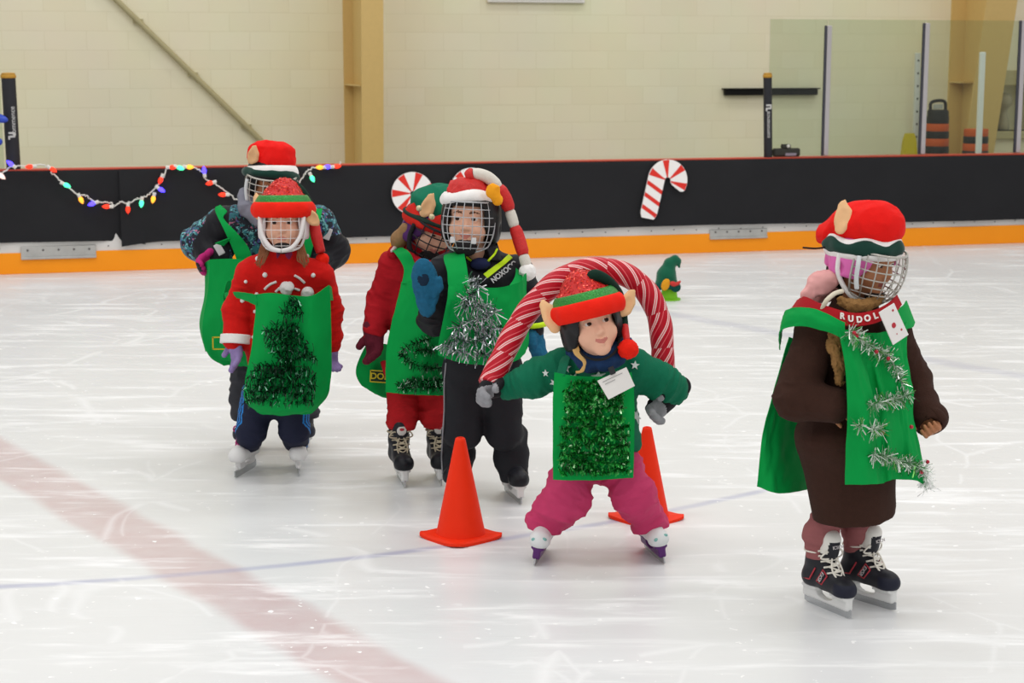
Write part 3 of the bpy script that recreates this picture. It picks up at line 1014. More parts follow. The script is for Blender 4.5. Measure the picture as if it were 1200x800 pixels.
gl = root('glass_shield', bw(sx(3.0), GO, BH)); tag(gl, 'edge of a clear glass pane at the left picture edge', 'glass shield')
mb = MB(); a = sx(-70); b = sx(3.0); c, h = wb(a, b, BH + .008, on(2, 48, GO)[2], GO - .006, GO + .006); mb.box(c, np.abs(h), RB, bev=.001)
mb.build('pane', M_glass, gl)

# --- things behind the glass
M_drum_o, M_drum_k = mat('drum_orange', 'c3561f', .5), mat('drum_black', '24221f', .5)
def drum(px, ytop, off, w_px, label, handle, nb=11):
    p = on(px, ytop, off); c = p.copy(); H = p[2]; c[2] = 0
    r = w_px / 2 / ppm(p[1], 1.0)
    o = root('traffic_drum', c); tag(o, label, 'traffic drum', 'orange and black traffic drums')
    rings = [(0, .10, 1.22, 'k')] ; z = .10
    dz = (H - .10) / nb
    MB().lathe([(r * 1.25, 0), (r * 1.28, .02), (r * 1.25, .08), (r * 1.05, .10)], c, n=32).build('rubber_base', M_drum_k, o, smooth=True, flat_angle=40)
    for i in range(nb):
        za = .10 + i * dz; rr = r * (1.04 - .02 * i)
        MB().lathe([(rr * .97, za), (rr, za + .012), (rr, za + dz - .012), (rr * .97, za + dz)], c, n=32).build('orange_band' if i % 2 else 'black_band', M_drum_o if i % 2 else M_drum_k, o, smooth=True, flat_angle=40)
    if handle:
        rr = r * .8
        MB().lathe([(rr, H), (rr, H + .05), (rr * .9, H + .07), (rr * .3, H + .072)], c, n=24).build('lid', M_drum_k, o, smooth=True, flat_angle=40)
        mb = MB(); mb.tube(smooth_path([c + Z_ * (H + .05) - T_ * rr * .8, c + Z_ * (H + .15) - T_ * rr * .7, c + Z_ * (H + .16) + T_ * rr * .6, c + Z_ * (H + .05) + T_ * rr * .8], 6), .018, 8); mb.build('handle', M_drum_k, o, smooth=True)
        MB().box(c + Z_ * (H + .105) - T_ * rr * .15 + N_ * .03, (rr * .5, .006, .025), RB, bev=.002).build('reflector', mat('reflector_grey', 'aaa9a0', .3), o)
drum(1099, 136, -3.6, 31, 'orange and black traffic drum with a handle behind the glass, left of the pair', True, 11)
drum(1144, 151, -3.1, 33, 'orange and black traffic drum without a handle right of the wall column', False, 10)

def stick(px_b, px_t, off, w, name, label, cat, m, holes):
    t = on(*px_t, off); b = on(*px_b, off)
    d = (b - t) / (t[2] - b[2]); bb = t + d * t[2]
    mb = MB(); ax = (t - bb); L = np.linalg.norm(ax); ax /= L
    X = np.cross(ax, -N_); X /= np.linalg.norm(X); R_ = np.stack([X, np.cross(ax, X), ax], 1)
    mb.box((t + bb) / 2, (w, .02, L / 2), R_, bev=.006)
    o = tag(mb.build(name, m), label, cat)
    if holes:
        for f in np.linspace(.45, .95, 7):
            MB().lathe([(.012, 0), (.012, .003), (0, .0035)], bb + ax * L * f + N_ * .019, axis=N_, n=12).build('hole', mat('hole_dark', '4a4a46', .8), o)
stick((1072.5, 178), (1075.5, 62), -3.95, .030, 'white_plank', 'narrow white drilled plank upright against the wall behind the middle post', 'plank', mat('plank_white', 'cfcfcb', .5), True)
stick((1146.5, 180), (1151.5, 61), -2.2, .028, 'white_stick', 'plain white stick leaning in front of the right steel column', 'stick', mat('stick_white', 'e4e6e6', .4, var=.02), False)
t = on(1066, 156, -3.5); c = t.copy(); c[2] = 0; H = t[2]
mb = MB(); v = []
for z, w in ((0, .13), (H * .9, .075), (H, .05)):
    for sgn in (-1, 1):
        v += [c + Z_ * z + T_ * w * sgn + N_ * (.06 * (1 - z / H * .7)), c + Z_ * z + T_ * w * sgn - N_ * (.06 * (1 - z / H * .7))]
F = []
for i in (0, 1):
    b = i * 4; F += [(b, b + 2, b + 6, b + 4), (b + 1, b + 5, b + 7, b + 3), (b, b + 4, b + 5, b + 1), (b + 2, b + 3, b + 7, b + 6)]
F += [(0, 1, 3, 2), (8, 10, 11, 9)]
mb.raw(v, F)
tag(mb.build('floor_sign', mat('sign_yellow', 'c3ae1a', .5)), 'yellow upright marker at the foot of the white plank', 'marker')

# ================================================================== LIGHT
w = bpy.data.worlds.new('hall_light'); bpy.context.scene.world = w; w.use_nodes = True
bg = w.node_tree.nodes['Background']; bg.inputs[0].default_value = (1.0, .995, .99, 1); bg.inputs[1].default_value = .64
def lamp(x, y, z, sx_, sy_, power, col=(1, .99, .97)):
    l = bpy.data.lights.new('arena_lamp', 'AREA'); l.shape = 'RECTANGLE'; l.size, l.size_y = sx_, sy_; l.energy = power; l.color = col
    o = bpy.data.objects.new('arena_lamp', l); C.objects.link(o); o.location = (x, y, z)
for y in (-1.0, 4.5, 9.5):
    for x in (-4.2, 0.6, 5.4):
        lamp(x, y, 7.5, 2.4, .8, 84)
for s in (-4.5, 0.5, 5.5):
    p = bw(s, -1.2, 7.5); lamp(p[0], p[1], p[2], 2.4, .8, 60)
vs = bpy.context.scene.view_settings
vs.view_transform = 'Standard'; vs.look = 'None'; vs.exposure = 0.0; vs.gamma = 1.0; vs.use_curve_mapping = False

# ================================================================== CONES
M_cone = mat('cone_orange', 'ee3210', .55, var=.04, spec=.15, bump=.05, bscale=400)
def cone(px, py, hpx, label, base_rot):
    g = G(px, py); H = hpx / ppm(g[1], .18); rb = H * .245
    o = root('traffic_cone', g); tag(o, label, 'traffic cone', 'orange training cones')
    th = .009
    prof = [(rb, th), (rb * .97, th + .012), (rb * .22, H - .012), (rb * .19, H - .003), (rb * .13, H), (rb * .10, H - .002), (rb * .10, H - .02)]
    MB().lathe(prof, g, n=48).build('cone_body', M_cone, o, smooth=True, flat_angle=50)
    v, F = [], []; n = 64; a2 = rb * 1.30
    for z in (0.0, th):
        for j in range(n):
            a = 2 * PI * j / n
            # square flange with clipped corners and slightly lifted tips
            r_ = min(a2 / max(abs(math.cos(a)), abs(math.sin(a))), a2 * 1.27)
            b = a + base_rot
            lift = .006 * (max(0, r_ / a2 - 1) / .27) ** 2
            v.append(g + np.array([r_ * math.cos(b), r_ * math.sin(b), z + lift]))
    F = [tuple(reversed(range(n))), tuple(range(n, 2 * n))] + [(j, (j + 1) % n, n + (j + 1) % n, n + j) for j in range(n)]
    MB().raw(v, F).build('cone_base', M_cone, o)
cone(540, 629, 120, 'orange cone in front of the dark-trousered boy', .72)
cone(757, 607, 110, 'orange cone half hidden behind the pink-trousered girl', .70)

# little cone dressed as an elf by the boards
g = G(784, 351); k = 1 / ppm(g[1], .15)
o = root('elf_cone', g); tag(o, 'small lime green cone wearing a green elf hat on the far ice', 'decorated cone')
M_lime, M_gfelt, M_ear, M_redf = mat('lime_cone', '7bbf1e', .5), mat('felt_green', '0a5a40', .9, sheen=.2), mat('felt_gold', 'd9961f', .8), mat('felt_red_small', 'c23a35', .8)
MB().lathe([(.078, 0), (.078, .01), (.058, .012), (.03, .2), (.02, .21)], g, n=32).build('cone_body', M_lime, o, smooth=True, flat_angle=40)
def kp(x, y, dy=0): return P(x, y, g[1] + dy)
hat = su(.02, chain([kp(781, 337), kp(781, 322), kp(785, 309), kp(791, 304)], [.085, .062, .038, .027], .02), chain([kp(791, 304), kp(795, 306), kp(796, 313)], [.026, .018, .007], .01))
hat = cut(hat, g + Z_ * .088, (0, 0, -1))
sculpt('elf_hat', sub(hat, ball(g + Z_ * .03, .055), .0), M_gfelt, o, .006)
sculpt('brim', su(.01, ell(kp(773, 335.5, -.06), (.035, .025, .026)), ell(kp(792, 336.5, -.07), (.034, .02, .034)), ell(kp(783, 335, -.08), (.05, .02, .024))), mat('felt_green_dark', '08483f', .9), o, .006)
sculpt('ear', ell(kp(780, 333.5, -.095), (.028, .012, .042), rot('y', .35)), M_ear, o, .005)
sculpt('bow', su(.006, ell(kp(789, 332.5, -.10), (.025, .012, .017), rot('y', .3)), ell(kp(794, 332, -.09), (.022, .012, .012), rot('y', -.5)), ell(kp(796, 330.5, -.08), (.014, .008, .008), rot('y', -.7))), M_redf, o, .005)
# ================================================================== FIGURE KIT
def xf(s, fr, flat=None):
    """place a shape modelled in a frame's own coordinates; flat squashes it along its local y"""
    k = fr.k
    def fn(p):
        q = fr.inv(p)
        if flat: q = q * np.array([1, 1 / flat, 1]); 
        return s(q) * k * (min(1, flat) if flat else 1)
    lo, hi = s.lo.copy(), s.hi.copy()
    if flat: lo[1] *= flat; hi[1] *= flat
    c = np.array([[x, y, z] for x in (lo[0], hi[0]) for y in (lo[1], hi[1]) for z in (lo[2], hi[2])])
    w = fr(c)
    return S(fn, w.min(0), w.max(0))

def dirframe(o, z, y, scale=1.0):
    """frame whose z runs along z and whose y is as near y as can be"""
    z = np.asarray(z, float); z = z / np.linalg.norm(z)
    y = np.asarray(y, float); y = y - z * y.dot(z); y = y / np.linalg.norm(y)
    return Frame(o, R=np.stack([np.cross(y, z), y, z], 1), scale=scale)

def head_sdf(smile=.0, mouth=.0, cheek=1.0, eye_open=1.0, look=(0, 0)):
    s = su(.035, ell((0, .012, .03), (.071, .088, .074)), ell((0, -.016, -.03), (.057, .062, .066)))
    s = su(.022, s, ell((.033, -.046, -.028), (.027, .028, .028)), ell((-.033, -.046, -.028), (.027, .028, .028)), ell((0, -.060, -.078), (.024, .018, .018)), ell((0, -.055, .035), (.052, .028, .03)))
    s = su(.012, s, cap((0, -.072, .004), (0, -.088, -.020), .006, .0095))
    s = su(.007, s, ball((.0085, -.081, -.023), .0065), ball((-.0085, -.081, -.023), .0065))
    for sx in (-1, 1):
        s = sub(s, ell((sx * .029, -.090, .010), (.017, .020, .011)), .016)
        s = su(.004, s, ball((sx * .028, -.0655, .009), .0152))
        s = sub(s, ell((sx * .0285, -.080, .0085), (.0120, .02, .0056 * eye_open)), .002)
    # lips
    zc = -.050
    up = su(.006, cap((-.019, -.070, zc + .0062 * smile + .002), (0, -.0795, zc + .003), .0032, .0052), cap((.019, -.070, zc + .0062 * smile + .002), (0, -.0795, zc + .003), .0032, .0052))
    lo = su(.006, cap((-.017, -.0695, zc - .001 + .0062 * smile), (0, -.0775, zc - .007 - mouth), .003, .0058), cap((.017, -.0695, zc - .001 + .0062 * smile), (0, -.0775, zc - .007 - mouth), .003, .0058))
    s = su(.006, s, up, lo)
    s = sub(s, su(.003, cap((-.016, -.082, zc + .0058 * smile - mouth * .3), (0, -.088, zc - .0015 - mouth * .5), .0013 + mouth * .3, .0016 + mouth * .6), cap((.016, -.082, zc + .0058 * smile - mouth * .3), (0, -.088, zc - .0015 - mouth * .5), .0013 + mouth * .3, .0016 + mouth * .6)), .003)
    for sx in (-1, 1):
        s = su(.006, s, xf(sub(ell((0, 0, 0), (.009, .017, .027)), ell((sx * .008, -.003, .002), (.007, .011, .018)), .005), Frame((sx * .073, .012, -.004), yaw=sx * 22)))
    return s

def face_mat(fr, smile=0.0):
    """0 skin, 1 lips, 2 brow, 3 flush"""
    def fn(c):
        q = fr.inv(c); x, y, z = np.abs(q[:, 0]), q[:, 1], q[:, 2]
        m = np.zeros(len(c), int)
        m[(x < .019) & (y < -.066) & (z > -.0605 + x * .26 + .0055 * smile * (x / .018) ** 1.5) & (z < -.0440 - x * .14 + .0058 * smile * (x / .018) ** 1.5)] = 1
        bz = .0285 + .004 * np.sin((x - .012) / .032 * PI)
        m[(x > .012) & (x < .045) & (y < -.035) & (np.abs(z - bz) < .0026 + .0012 * (x < .03))] = 2
        return m
    return fn

def hand_sdf(curl=(.35, .45, .5, .6), spread=.10, thumb=(.75, -.45, .55), r=.0068, tip=.9, bend=(1, 1.1, .7)):
    s = rbox((0, 0, .034), (.030, .0115, .034), rd=.010)
    s = su(.012, s, cap((0, 0, -.02), (0, 0, .01), .019, .021))
    L = [.050, .056, .052, .041]
    for i, x in enumerate((.0215, .0072, -.0072, -.021)):
        a = 0; p = np.array([x, 0, .062]); side = spread * (1.5 - i) * .55
        pts, rs = [p - np.array([0, 0, .012]), p], [r * 1.05, r * 1.05]
        for j in range(3):
            a += curl[i] * bend[j]
            l = L[i] * (.42, .33, .25)[j]
            p = p + l * np.array([math.sin(side) * math.cos(a), -math.sin(a), math.cos(a) * math.cos(side)])
            pts.append(p); rs.append(r * (1, .93, .85)[j])
        s = su(.004, s, chain(pts, rs, .002))
    t = np.asarray(thumb, float); t /= np.linalg.norm(t)
    b = np.array([.022, -.004, .014])
    t2 = t + np.array([-.25, -.25, .45]); t2 /= np.linalg.norm(t2)
    s = su(.007, s, chain([b, b + t * .028, b + t * .028 + t2 * .022], [r * 1.4, r * 1.15, r * .95], .003))
    return s

def mitten_sdf(curl=.25):
    f = chain([(0, 0, -.03), (0, 0, .0), (0, -.003, .045), (0, -.006 - curl * .04, .085), (0, -.012 - curl * .09, .108)], [.030, .032, .040, .038, .028], .02)
    f2 = S(lambda p: f(p * np.array([1, 1.55, 1])) * .65, f.lo, f.hi)
    return su(.012, f2, chain([(.026, -.004, .02), (.046, -.010, .045), (.050, -.014, .066)], [.016, .015, .012], .01))

M_skin = mat('skin', 'e6b297', .55, var=.06, vscale=30)
M_lips, M_brow = mat('lips', 'c4796d', .5, var=.03), mat('brow_brown', '6b4a38', .8)
M_skin_d = mat('skin_shaded', 'a8714f', .55, var=.06, vscale=30)  # skin browned: the shade on the helmeted faces is put into the colour
M_lips_d, M_brow_d = mat('lips_shaded', '85463f', .45, var=.03), mat('brow_dark', '2c1c16', .8)  # lips darkened to go with the shade painted into that skin
M_eye = [mat('eye_white_shaded', 'd6cec6', .25, var=0), mat('iris_brown', '43291a', .2, var=0), mat('pupil', '0b0908', .15, var=0)]  # whites greyed, eye-socket shadow painted into their colour
M_blade = mat('steel_blade', 'b9bbbd', .25, metal=.85, var=.03)

def body(loc, label, fr, J, skin=None, hands=(), h=.0042, rs=1.0, headopts={}, group=None):
    """the person: ONE continuous skin surface. J: joints in world coordinates"""
    sk = skin or (M_skin, M_lips, M_brow)
    k = rs
    parts = [xf(head_sdf(**headopts), fr)]
    neck_top = fr((0, .018, -.05)); neck_bot = (J['shl'] + J['shr']) / 2 + np.array([0, 0, .01])
    parts.append(cap(neck_top, neck_bot, .037 * fr.k, .042 * fr.k))
    chest = (J['shl'] + J['shr']) / 2 * .75 + (J['hipl'] + J['hipr']) / 2 * .25
    pelv = (J['hipl'] + J['hipr']) / 2
    ax = J['shr'] - J['shl']
    parts.append(conic(pelv, neck_bot - np.array([0, 0, .02]), .09 * k, .085 * k, ax, .75))
    parts.append(cap(J['shl'], J['shr'], .045 * k))
    for s in 'lr':
        parts.append(chain([J['sh' + s], J['el' + s], J['wr' + s]], [.038 * k, .030 * k, .021 * k], .01))
        parts.append(chain([J['hip' + s], J['kn' + s], J['an' + s]], [.046 * k, .031 * k, .024 * k], .015))
        parts.append(chain([J['an' + s], J['an' + s] + J['toe' + s] * .09 - np.array([0, 0, .045])], [.024 * k, .020 * k], .02))
    for hs in hands: parts.append(hs)
    s = su(.022, *parts)
    b = sculpt('person', s, list(sk), None, h, face_mat(fr, headopts.get('smile', 0.0)), origin=loc)
    tag(b, label, 'person', group)
    for sx in (-1, 1):
        c = fr((sx * .028, -.0655, .009))
        eo = sculpt_sphere('eye', c, .0138 * fr.k, fr, headopts.get('look', (0, 0)), b)
    return b

def sculpt_sphere(name, c, r, fr, look, parent):
    """eyeball with iris and pupil turned the way the child looks"""
    d = np.array([math.sin(look[0]), -math.cos(look[0]) * math.cos(look[1]), math.sin(look[1])]); d /= np.linalg.norm(d)
    A = d @ fr.R.T
    mb = MB(); prof, n = [], 20
    ths = [0.02, .14, .28, .42, .60, .75, 1.0, 1.4, 1.8, 2.3, 2.8, 3.12]
    mb.lathe([(r * math.sin(t), r * math.cos(t)) for t in ths], c, axis=A, n=n)
    for i in range(len(mb.m)):
        ring = i // n
        mb.m[i] = 2 if ring < 2 else (1 if ring < 4 else 0)
    mb.m[-2] = 2; mb.m[-1] = 0
    return mb.build(name, M_eye, parent, smooth=True)

def band(name, fr, a, b, z0, z1, m, parent, c=(0, .012), bulge=.012, th0=0.0, th1=2 * PI, thick=.008, n=72, lump=0.0, slope=0.0, seed=0.0, k=9):
    """soft brim: closed ring round the head between heights z0 and z1 (numbers or functions of the angle)"""
    full = th1 - th0 > 2 * PI - 1e-3
    ths = np.linspace(th0, th1, n, endpoint=not full)
    V = []
    f0 = z0 if callable(z0) else (lambda t: z0); f1 = z1 if callable(z1) else (lambda t: z1)
    for t in ths:
        lo_, hi_ = f0(t), f1(t)
        ring = []
        lm = lump * math.sin(t * 7 + seed) + lump * .7 * math.sin(t * 13 + seed * 2)
        for s in np.linspace(0, 1, k):
            o = bulge * math.sin(PI * s) ** .7 + lm * math.sin(PI * s) + slope * (.5 - s)
            ring.append(((a + o) * math.sin(t) + c[0], -(b + o) * math.cos(t) + c[1], lo_ + (hi_ - lo_) * s))
        for s in np.linspace(1, 0, 4):
            o = -thick + slope * (.5 - s)
            ring.append(((a + o) * math.sin(t) + c[0], -(b + o) * math.cos(t) + c[1], lo_ + (hi_ - lo_) * s))
        V += ring
    V = fr(np.array(V)); kk = k + 4; N = len(ths)
    F = []
    for i in range(N if full else N - 1):
        i2 = (i + 1) % N
        for j in range(kk):
            j2 = (j + 1) % kk
            F.append((i * kk + j, i2 * kk + j, i2 * kk + j2, i * kk + j2))
    if not full:
        F += [tuple(range(kk)), tuple((N - 1) * kk + j for j in reversed(range(kk)))]
    return add(name, V, F, m, parent, None, True, flat_angle=60)

def cage(fr, parent, m, rx=.094, ry=.120, rz=.118, c=(0, 0, -.012), az=(-78, 78, 9), el=(-62, 42, 7), r=.0022, rim=.0034, rimm=None, drop=0, frame_r=None):
    """wire face guard: real bent wires on an egg-shaped surface in front of the face"""
    R = math.radians
    def pt(a, e):
        w = 1 - .10 * max(0, -e / 60) ** 2
        return fr((c[0] + rx * w * math.sin(R(a)) * math.cos(R(e)) ** .6, c[1] - ry * math.cos(R(a)) ** .8 * math.cos(R(e)) ** .55 if abs(a) < 90 else c[1], c[2] + rz * math.sin(R(e))))
    mb = MB()
    def lim(a): return el[0] * (1 - .35 * (abs(a) / 90) ** 2)
    azs = np.linspace(*az); els = np.linspace(*el)
    for a in azs[1:-1]:
        mb.tube([pt(a, e) for e in np.linspace(lim(a), el[1], 16)], r, 6)
    for e in els[1:-1]:
        aa = [a for a in np.linspace(az[0], az[1], 25) if lim(a) <= e + 1]
        mb.tube([pt(a, e) for a in aa], r, 6)
    o = mb.build('face_cage', m, parent, smooth=True)
    edge = [pt(a, lim(a)) for a in np.linspace(az[0], az[1], 25)] + [pt(az[1], e) for e in np.linspace(lim(az[1]), el[1], 10)[1:]] + [pt(a, el[1]) for a in np.linspace(az[1], az[0], 25)[1:]] + [pt(az[0], e) for e in np.linspace(el[1], lim(az[0]), 10)[1:-1]]
    MB().tube(edge, rim, 8, closed=True).build('cage_rim', rimm or m, o, smooth=True)
    return o

def helmet(fr, parent, m, front=.045, low=-.075, sc=1.0, ear=True, hole=.064, mi=None):
    """hockey helmet shell with temple and ear guards and a face opening"""
    s = ell((0, .014, .026), (.098 * sc, .116 * sc, .098 * sc))
    s = su(.02, s, ell((.078 * sc, .018, -.03), (.022, .05, .05)), ell((-.078 * sc, .018, -.03), (.022, .05, .05)), ell((0, .088 * sc, -.03), (.06, .034, .045)))
    s = cut(s, (0, 0, low), (0, 0, -1), .01)
    s = sub(s, rbox((0, -.10, front - .15), (hole, .105, .15), rd=.02), .008)
    s = sub(s, ell((0, .01, .0), (.079, .098, .09)), .004)
    # ridges and vents
    for x in (-.045, 0, .045):
        s = sub(s, rbox((x, .01, .125), (.006, .07, .012), rd=.004), .004)
    s = sub(s, ell((.100 * sc, .02, -.022), (.010, .017, .02)), .004); s = sub(s, ell((-.100 * sc, .02, -.022), (.010, .017, .02)), .004)
    o = sculpt('helmet', xf(s, fr), m, parent, .0048)
    return o

def chin_cup(fr, parent, m, z=-.085, y=-.062, r=(.034, .026, .024)):
    s = sub(ell((0, y, z), r), ell((0, y + .012, z + .010), (r[0] * .8, r[1] * .9, r[2] * .8)), .004)
    return sculpt('chin_cup', xf(s, fr), m, parent, .004)

def elf_ear(base, tip, normal, w, m, parent, h=.0035):
    """felt elf ear: rounded lobe, hollow inner, pointed tip; `normal` is the way its hollow faces"""
    base, tip = np.asarray(base, float), np.asarray(tip, float)
    L = np.linalg.norm(tip - base)
    fr = dirframe(base, tip - base, -np.asarray(normal, float), L)
    k = w / L
    out = chain([(0, 0, .0), (.05, 0, .28), (.04, 0, .55), (-.03, 0, .80), (0, 0, 1.0)], [.34 * k, .52 * k, .46 * k, .24 * k, .06 * k], .12)
    inn = chain([(0, -.30, .10), (.05, -.32, .30), (.04, -.32, .52), (-.02, -.30, .75)], [.20 * k, .34 * k, .28 * k, .08 * k], .1)
    s = sub(out, inn, .08)
    return sculpt('ear', xf(s, fr, flat=.42), m, parent, h)

def ear_on(hat_s, Y, base_px, tip_px, w, m, parent, nrm=(-.35, -1, .1), lift=.012, back=.03):
    """felt ear sewn to the hat where the line of sight meets it"""
    p, n = surf_hit(*base_px, hat_s, Y - .5)
    base = p + n * lift * .4
    tip = P(*tip_px, base[1] + back)
    return elf_ear(base, tip, np.asarray(nrm, float), w, m, parent)

def skate(fr, parent, mb_boot, m_toe, m_trim, m_lace, m_holder=None, fig=False, blade_m=None, low=False, h=.0042, trim_z=.188, tongue=True, strap=None, side=None, tz=.243):
    """ice skate in its own frame: origin on the ice under the arch, -y to the toe"""
    m_holder = m_holder or mat('holder_white', 'dcdcda', .4, var=.03)
    boot = su(.028, chain([(0, .070, .100), (0, .0, .096), (0, -.070, .092)], [.034, .033, .033], .01), ell((0, -.088, .090), (.034, .036, .030)), chain([(0, .070, .10), (0, .052, .155), (0, .050, .215)], [.034, .037, .041], .02), chain([(0, -.03, .112), (0, .03, .165)], [.028, .03], .02))
    boot = cut(boot, (0, 0, .068), (0, 0, -1), .006)
    boot = cut(boot, (0, .05, .222), (0, .12, 1), .006)
    def mf(c):
        q = fr.inv(c); m = np.zeros(len(c), int)
        m[(q[:, 1] < -.068) & (q[:, 2] < .112)] = 1
        m[(q[:, 2] > trim_z + .20 * (.05 - q[:, 1]) * 0) ] = 2
        return m
    bo = sculpt('skate', xf(boot, fr), [mb_boot, m_toe, m_trim], parent, h, mf)
    if tongue:
        t = chain([(0, .004, .15), (0, -.002, min(.200, tz - .02)), (0, -.014 + (.243 - tz) * .4, tz)], [.022, .030, .030], .01)
        def tf(c):
            q = fr.inv(c)
            return ((q[:, 2] > tz - .007) | ((np.abs(q[:, 0]) > .024) & (q[:, 2] > .195))).astype(int)
        sculpt('tongue', xf(t, fr), [mb_boot, m_trim], bo, h, tf)
    if m_lace is not None:
        mb = MB()
        def fy(z): # instep line
            return np.interp(z, [.118, .140, .165, .19, .215], [-.058, -.040, -.018, -.002, -.004])
        zs = np.linspace(.122, .205, 6)
        for i, z in enumerate(zs):
            y = fy(z); w = .020 + .002 * i
            sag = -.010
            mb.tube(smooth_path([fr((-w - .008, y + .012, z - .004)), fr((-w * .5, y + sag * .7, z + .002)), fr((0, y + sag * 1.1, z + .004)), fr((w * .5, y + sag * .7, z + .002)), fr((w + .008, y + .012, z - .004))], 4), .0032 * fr.k, 6)
            if i < len(zs) - 1:
                for sg in (-1, 1):
                    z2 = zs[i + 1]; y2 = fy(z2)
                    mb.tube(smooth_path([fr((-sg * w, y - .002, z)), fr((0, (y + y2) / 2 - .015, (z + z2) / 2)), fr((sg * w, y2 - .002, z2))], 4), .003 * fr.k, 6)
        y = fy(.2)
        for sg in (-1, 1):
            mb.tube(smooth_path([fr((0, y - .014, .195)), fr((sg * .03, y - .022, .205)), fr((sg * .045, y - .012, .185)), fr((sg * .02, y - .018, .180)), fr((0, y - .016, .193))], 5), .003 * fr.k, 6)
            mb.tube(smooth_path([fr((0, y - .015, .193)), fr((sg * .014, y - .03, .17)), fr((sg * .02, y - .042, .145)), fr((sg * .016, y - .058, .125))], 5), .003 * fr.k, 6)
        # turn round the ankle
        mb.tube([fr((.044 * math.sin(t), .048 - .05 * math.cos(t), .192 + .004 * math.cos(t))) for t in np.linspace(0, 2 * PI, 25)[:-1]], .0036 * fr.k, 6, closed=True)
        mb.build('laces', m_lace, bo, smooth=True)
    # holder and runner
    if not fig:
        s = rbox((0, .0, .050), (.014, .112, .026), rd=.008)
        s = su(.01, s, rbox((0, -.070, .066), (.024, .036, .006), rd=.004), rbox((0, .070, .066), (.024, .036, .006), rd=.004))
        s = sub(s, ell((0, .0, .052), (.05, .040, .016)), .006)
        s = sub(s, ell((0, .125, .072), (.05, .02, .022)), .006)
    else:
        s = su(.008, rbox((0, -.055, .052), (.012, .030, .022), rd=.006), rbox((0, .055, .052), (.012, .026, .022), rd=.006), rbox((0, 0, .036), (.006, .10, .006), rd=.003), rbox((0, 0, .069), (.026, .10, .004), rd=.003))
    ho = sculpt('blade_holder', xf(s, fr), m_holder, bo, h)
    ys = np.linspace(-.118, .112, 20)
    up = [(0, y, .030) for y in ys]; lo = [(0, y, .0 + .012 * max(0, abs(y - -.003) / .115 - .72) ** 2 * 6) for y in ys]
    poly = [fr((-.0022, y, z)) for _, y, z in up] + [fr((-.0022, y, z)) for _, y, z in reversed(lo)]
    mb = MB(); mb.prism(poly, fr((.0022, 0, 0)) - fr((-.0022, 0, 0)))
    mb.build('runner', blade_m or M_blade, bo)
    if side is not None:
        side(fr, bo)
    return bo

def on_skate_joint(fr):
    return fr((0, .05, .20))
# ================================================================== GIRL IN THE BROWN COAT (right)
M_vest = mat('vest_green', '029442', .75, var=.09, vscale=14, bump=.12, bscale=500, spec=.12)
M_coat = mat('brown_fleece', '38221a', .95, var=.16, vscale=60, bump=.35, bscale=260)
M_red_plush = mat('red_plush', 'e0140f', .9, var=.10, vscale=40, bump=.25, bscale=300)
M_white_plush = mat('white_plush', 'ece9e6', .95, var=.05, bump=.3, bscale=250, sheen=.3)
M_dkgreen = mat('felt_dark_green', '11392f', .9, var=.10, sheen=.15)
M_earfelt = mat('ear_felt', 'e0b283', .85, var=.08, vscale=30, bump=.15, bscale=300)
M_cage = mat('cage_silver', 'b9b6ae', .35, metal=.6, var=.03)
M_black_shell = mat('helmet_black', '1b1b1d', .4, var=.05)
M_lace_w = mat('lace_white', 'e6e1d6', .8, var=.05)
M_skate_k, M_toe_k, M_trim_w = mat('skate_black', '24242a', .45, var=.08, bump=.1), mat('toe_navy', '1f2130', .5, var=.06), mat('felt_white', 'dedbd4', .9, var=.04)
M_card = mat('card_white', 'e4e0dc', .5, var=.02)

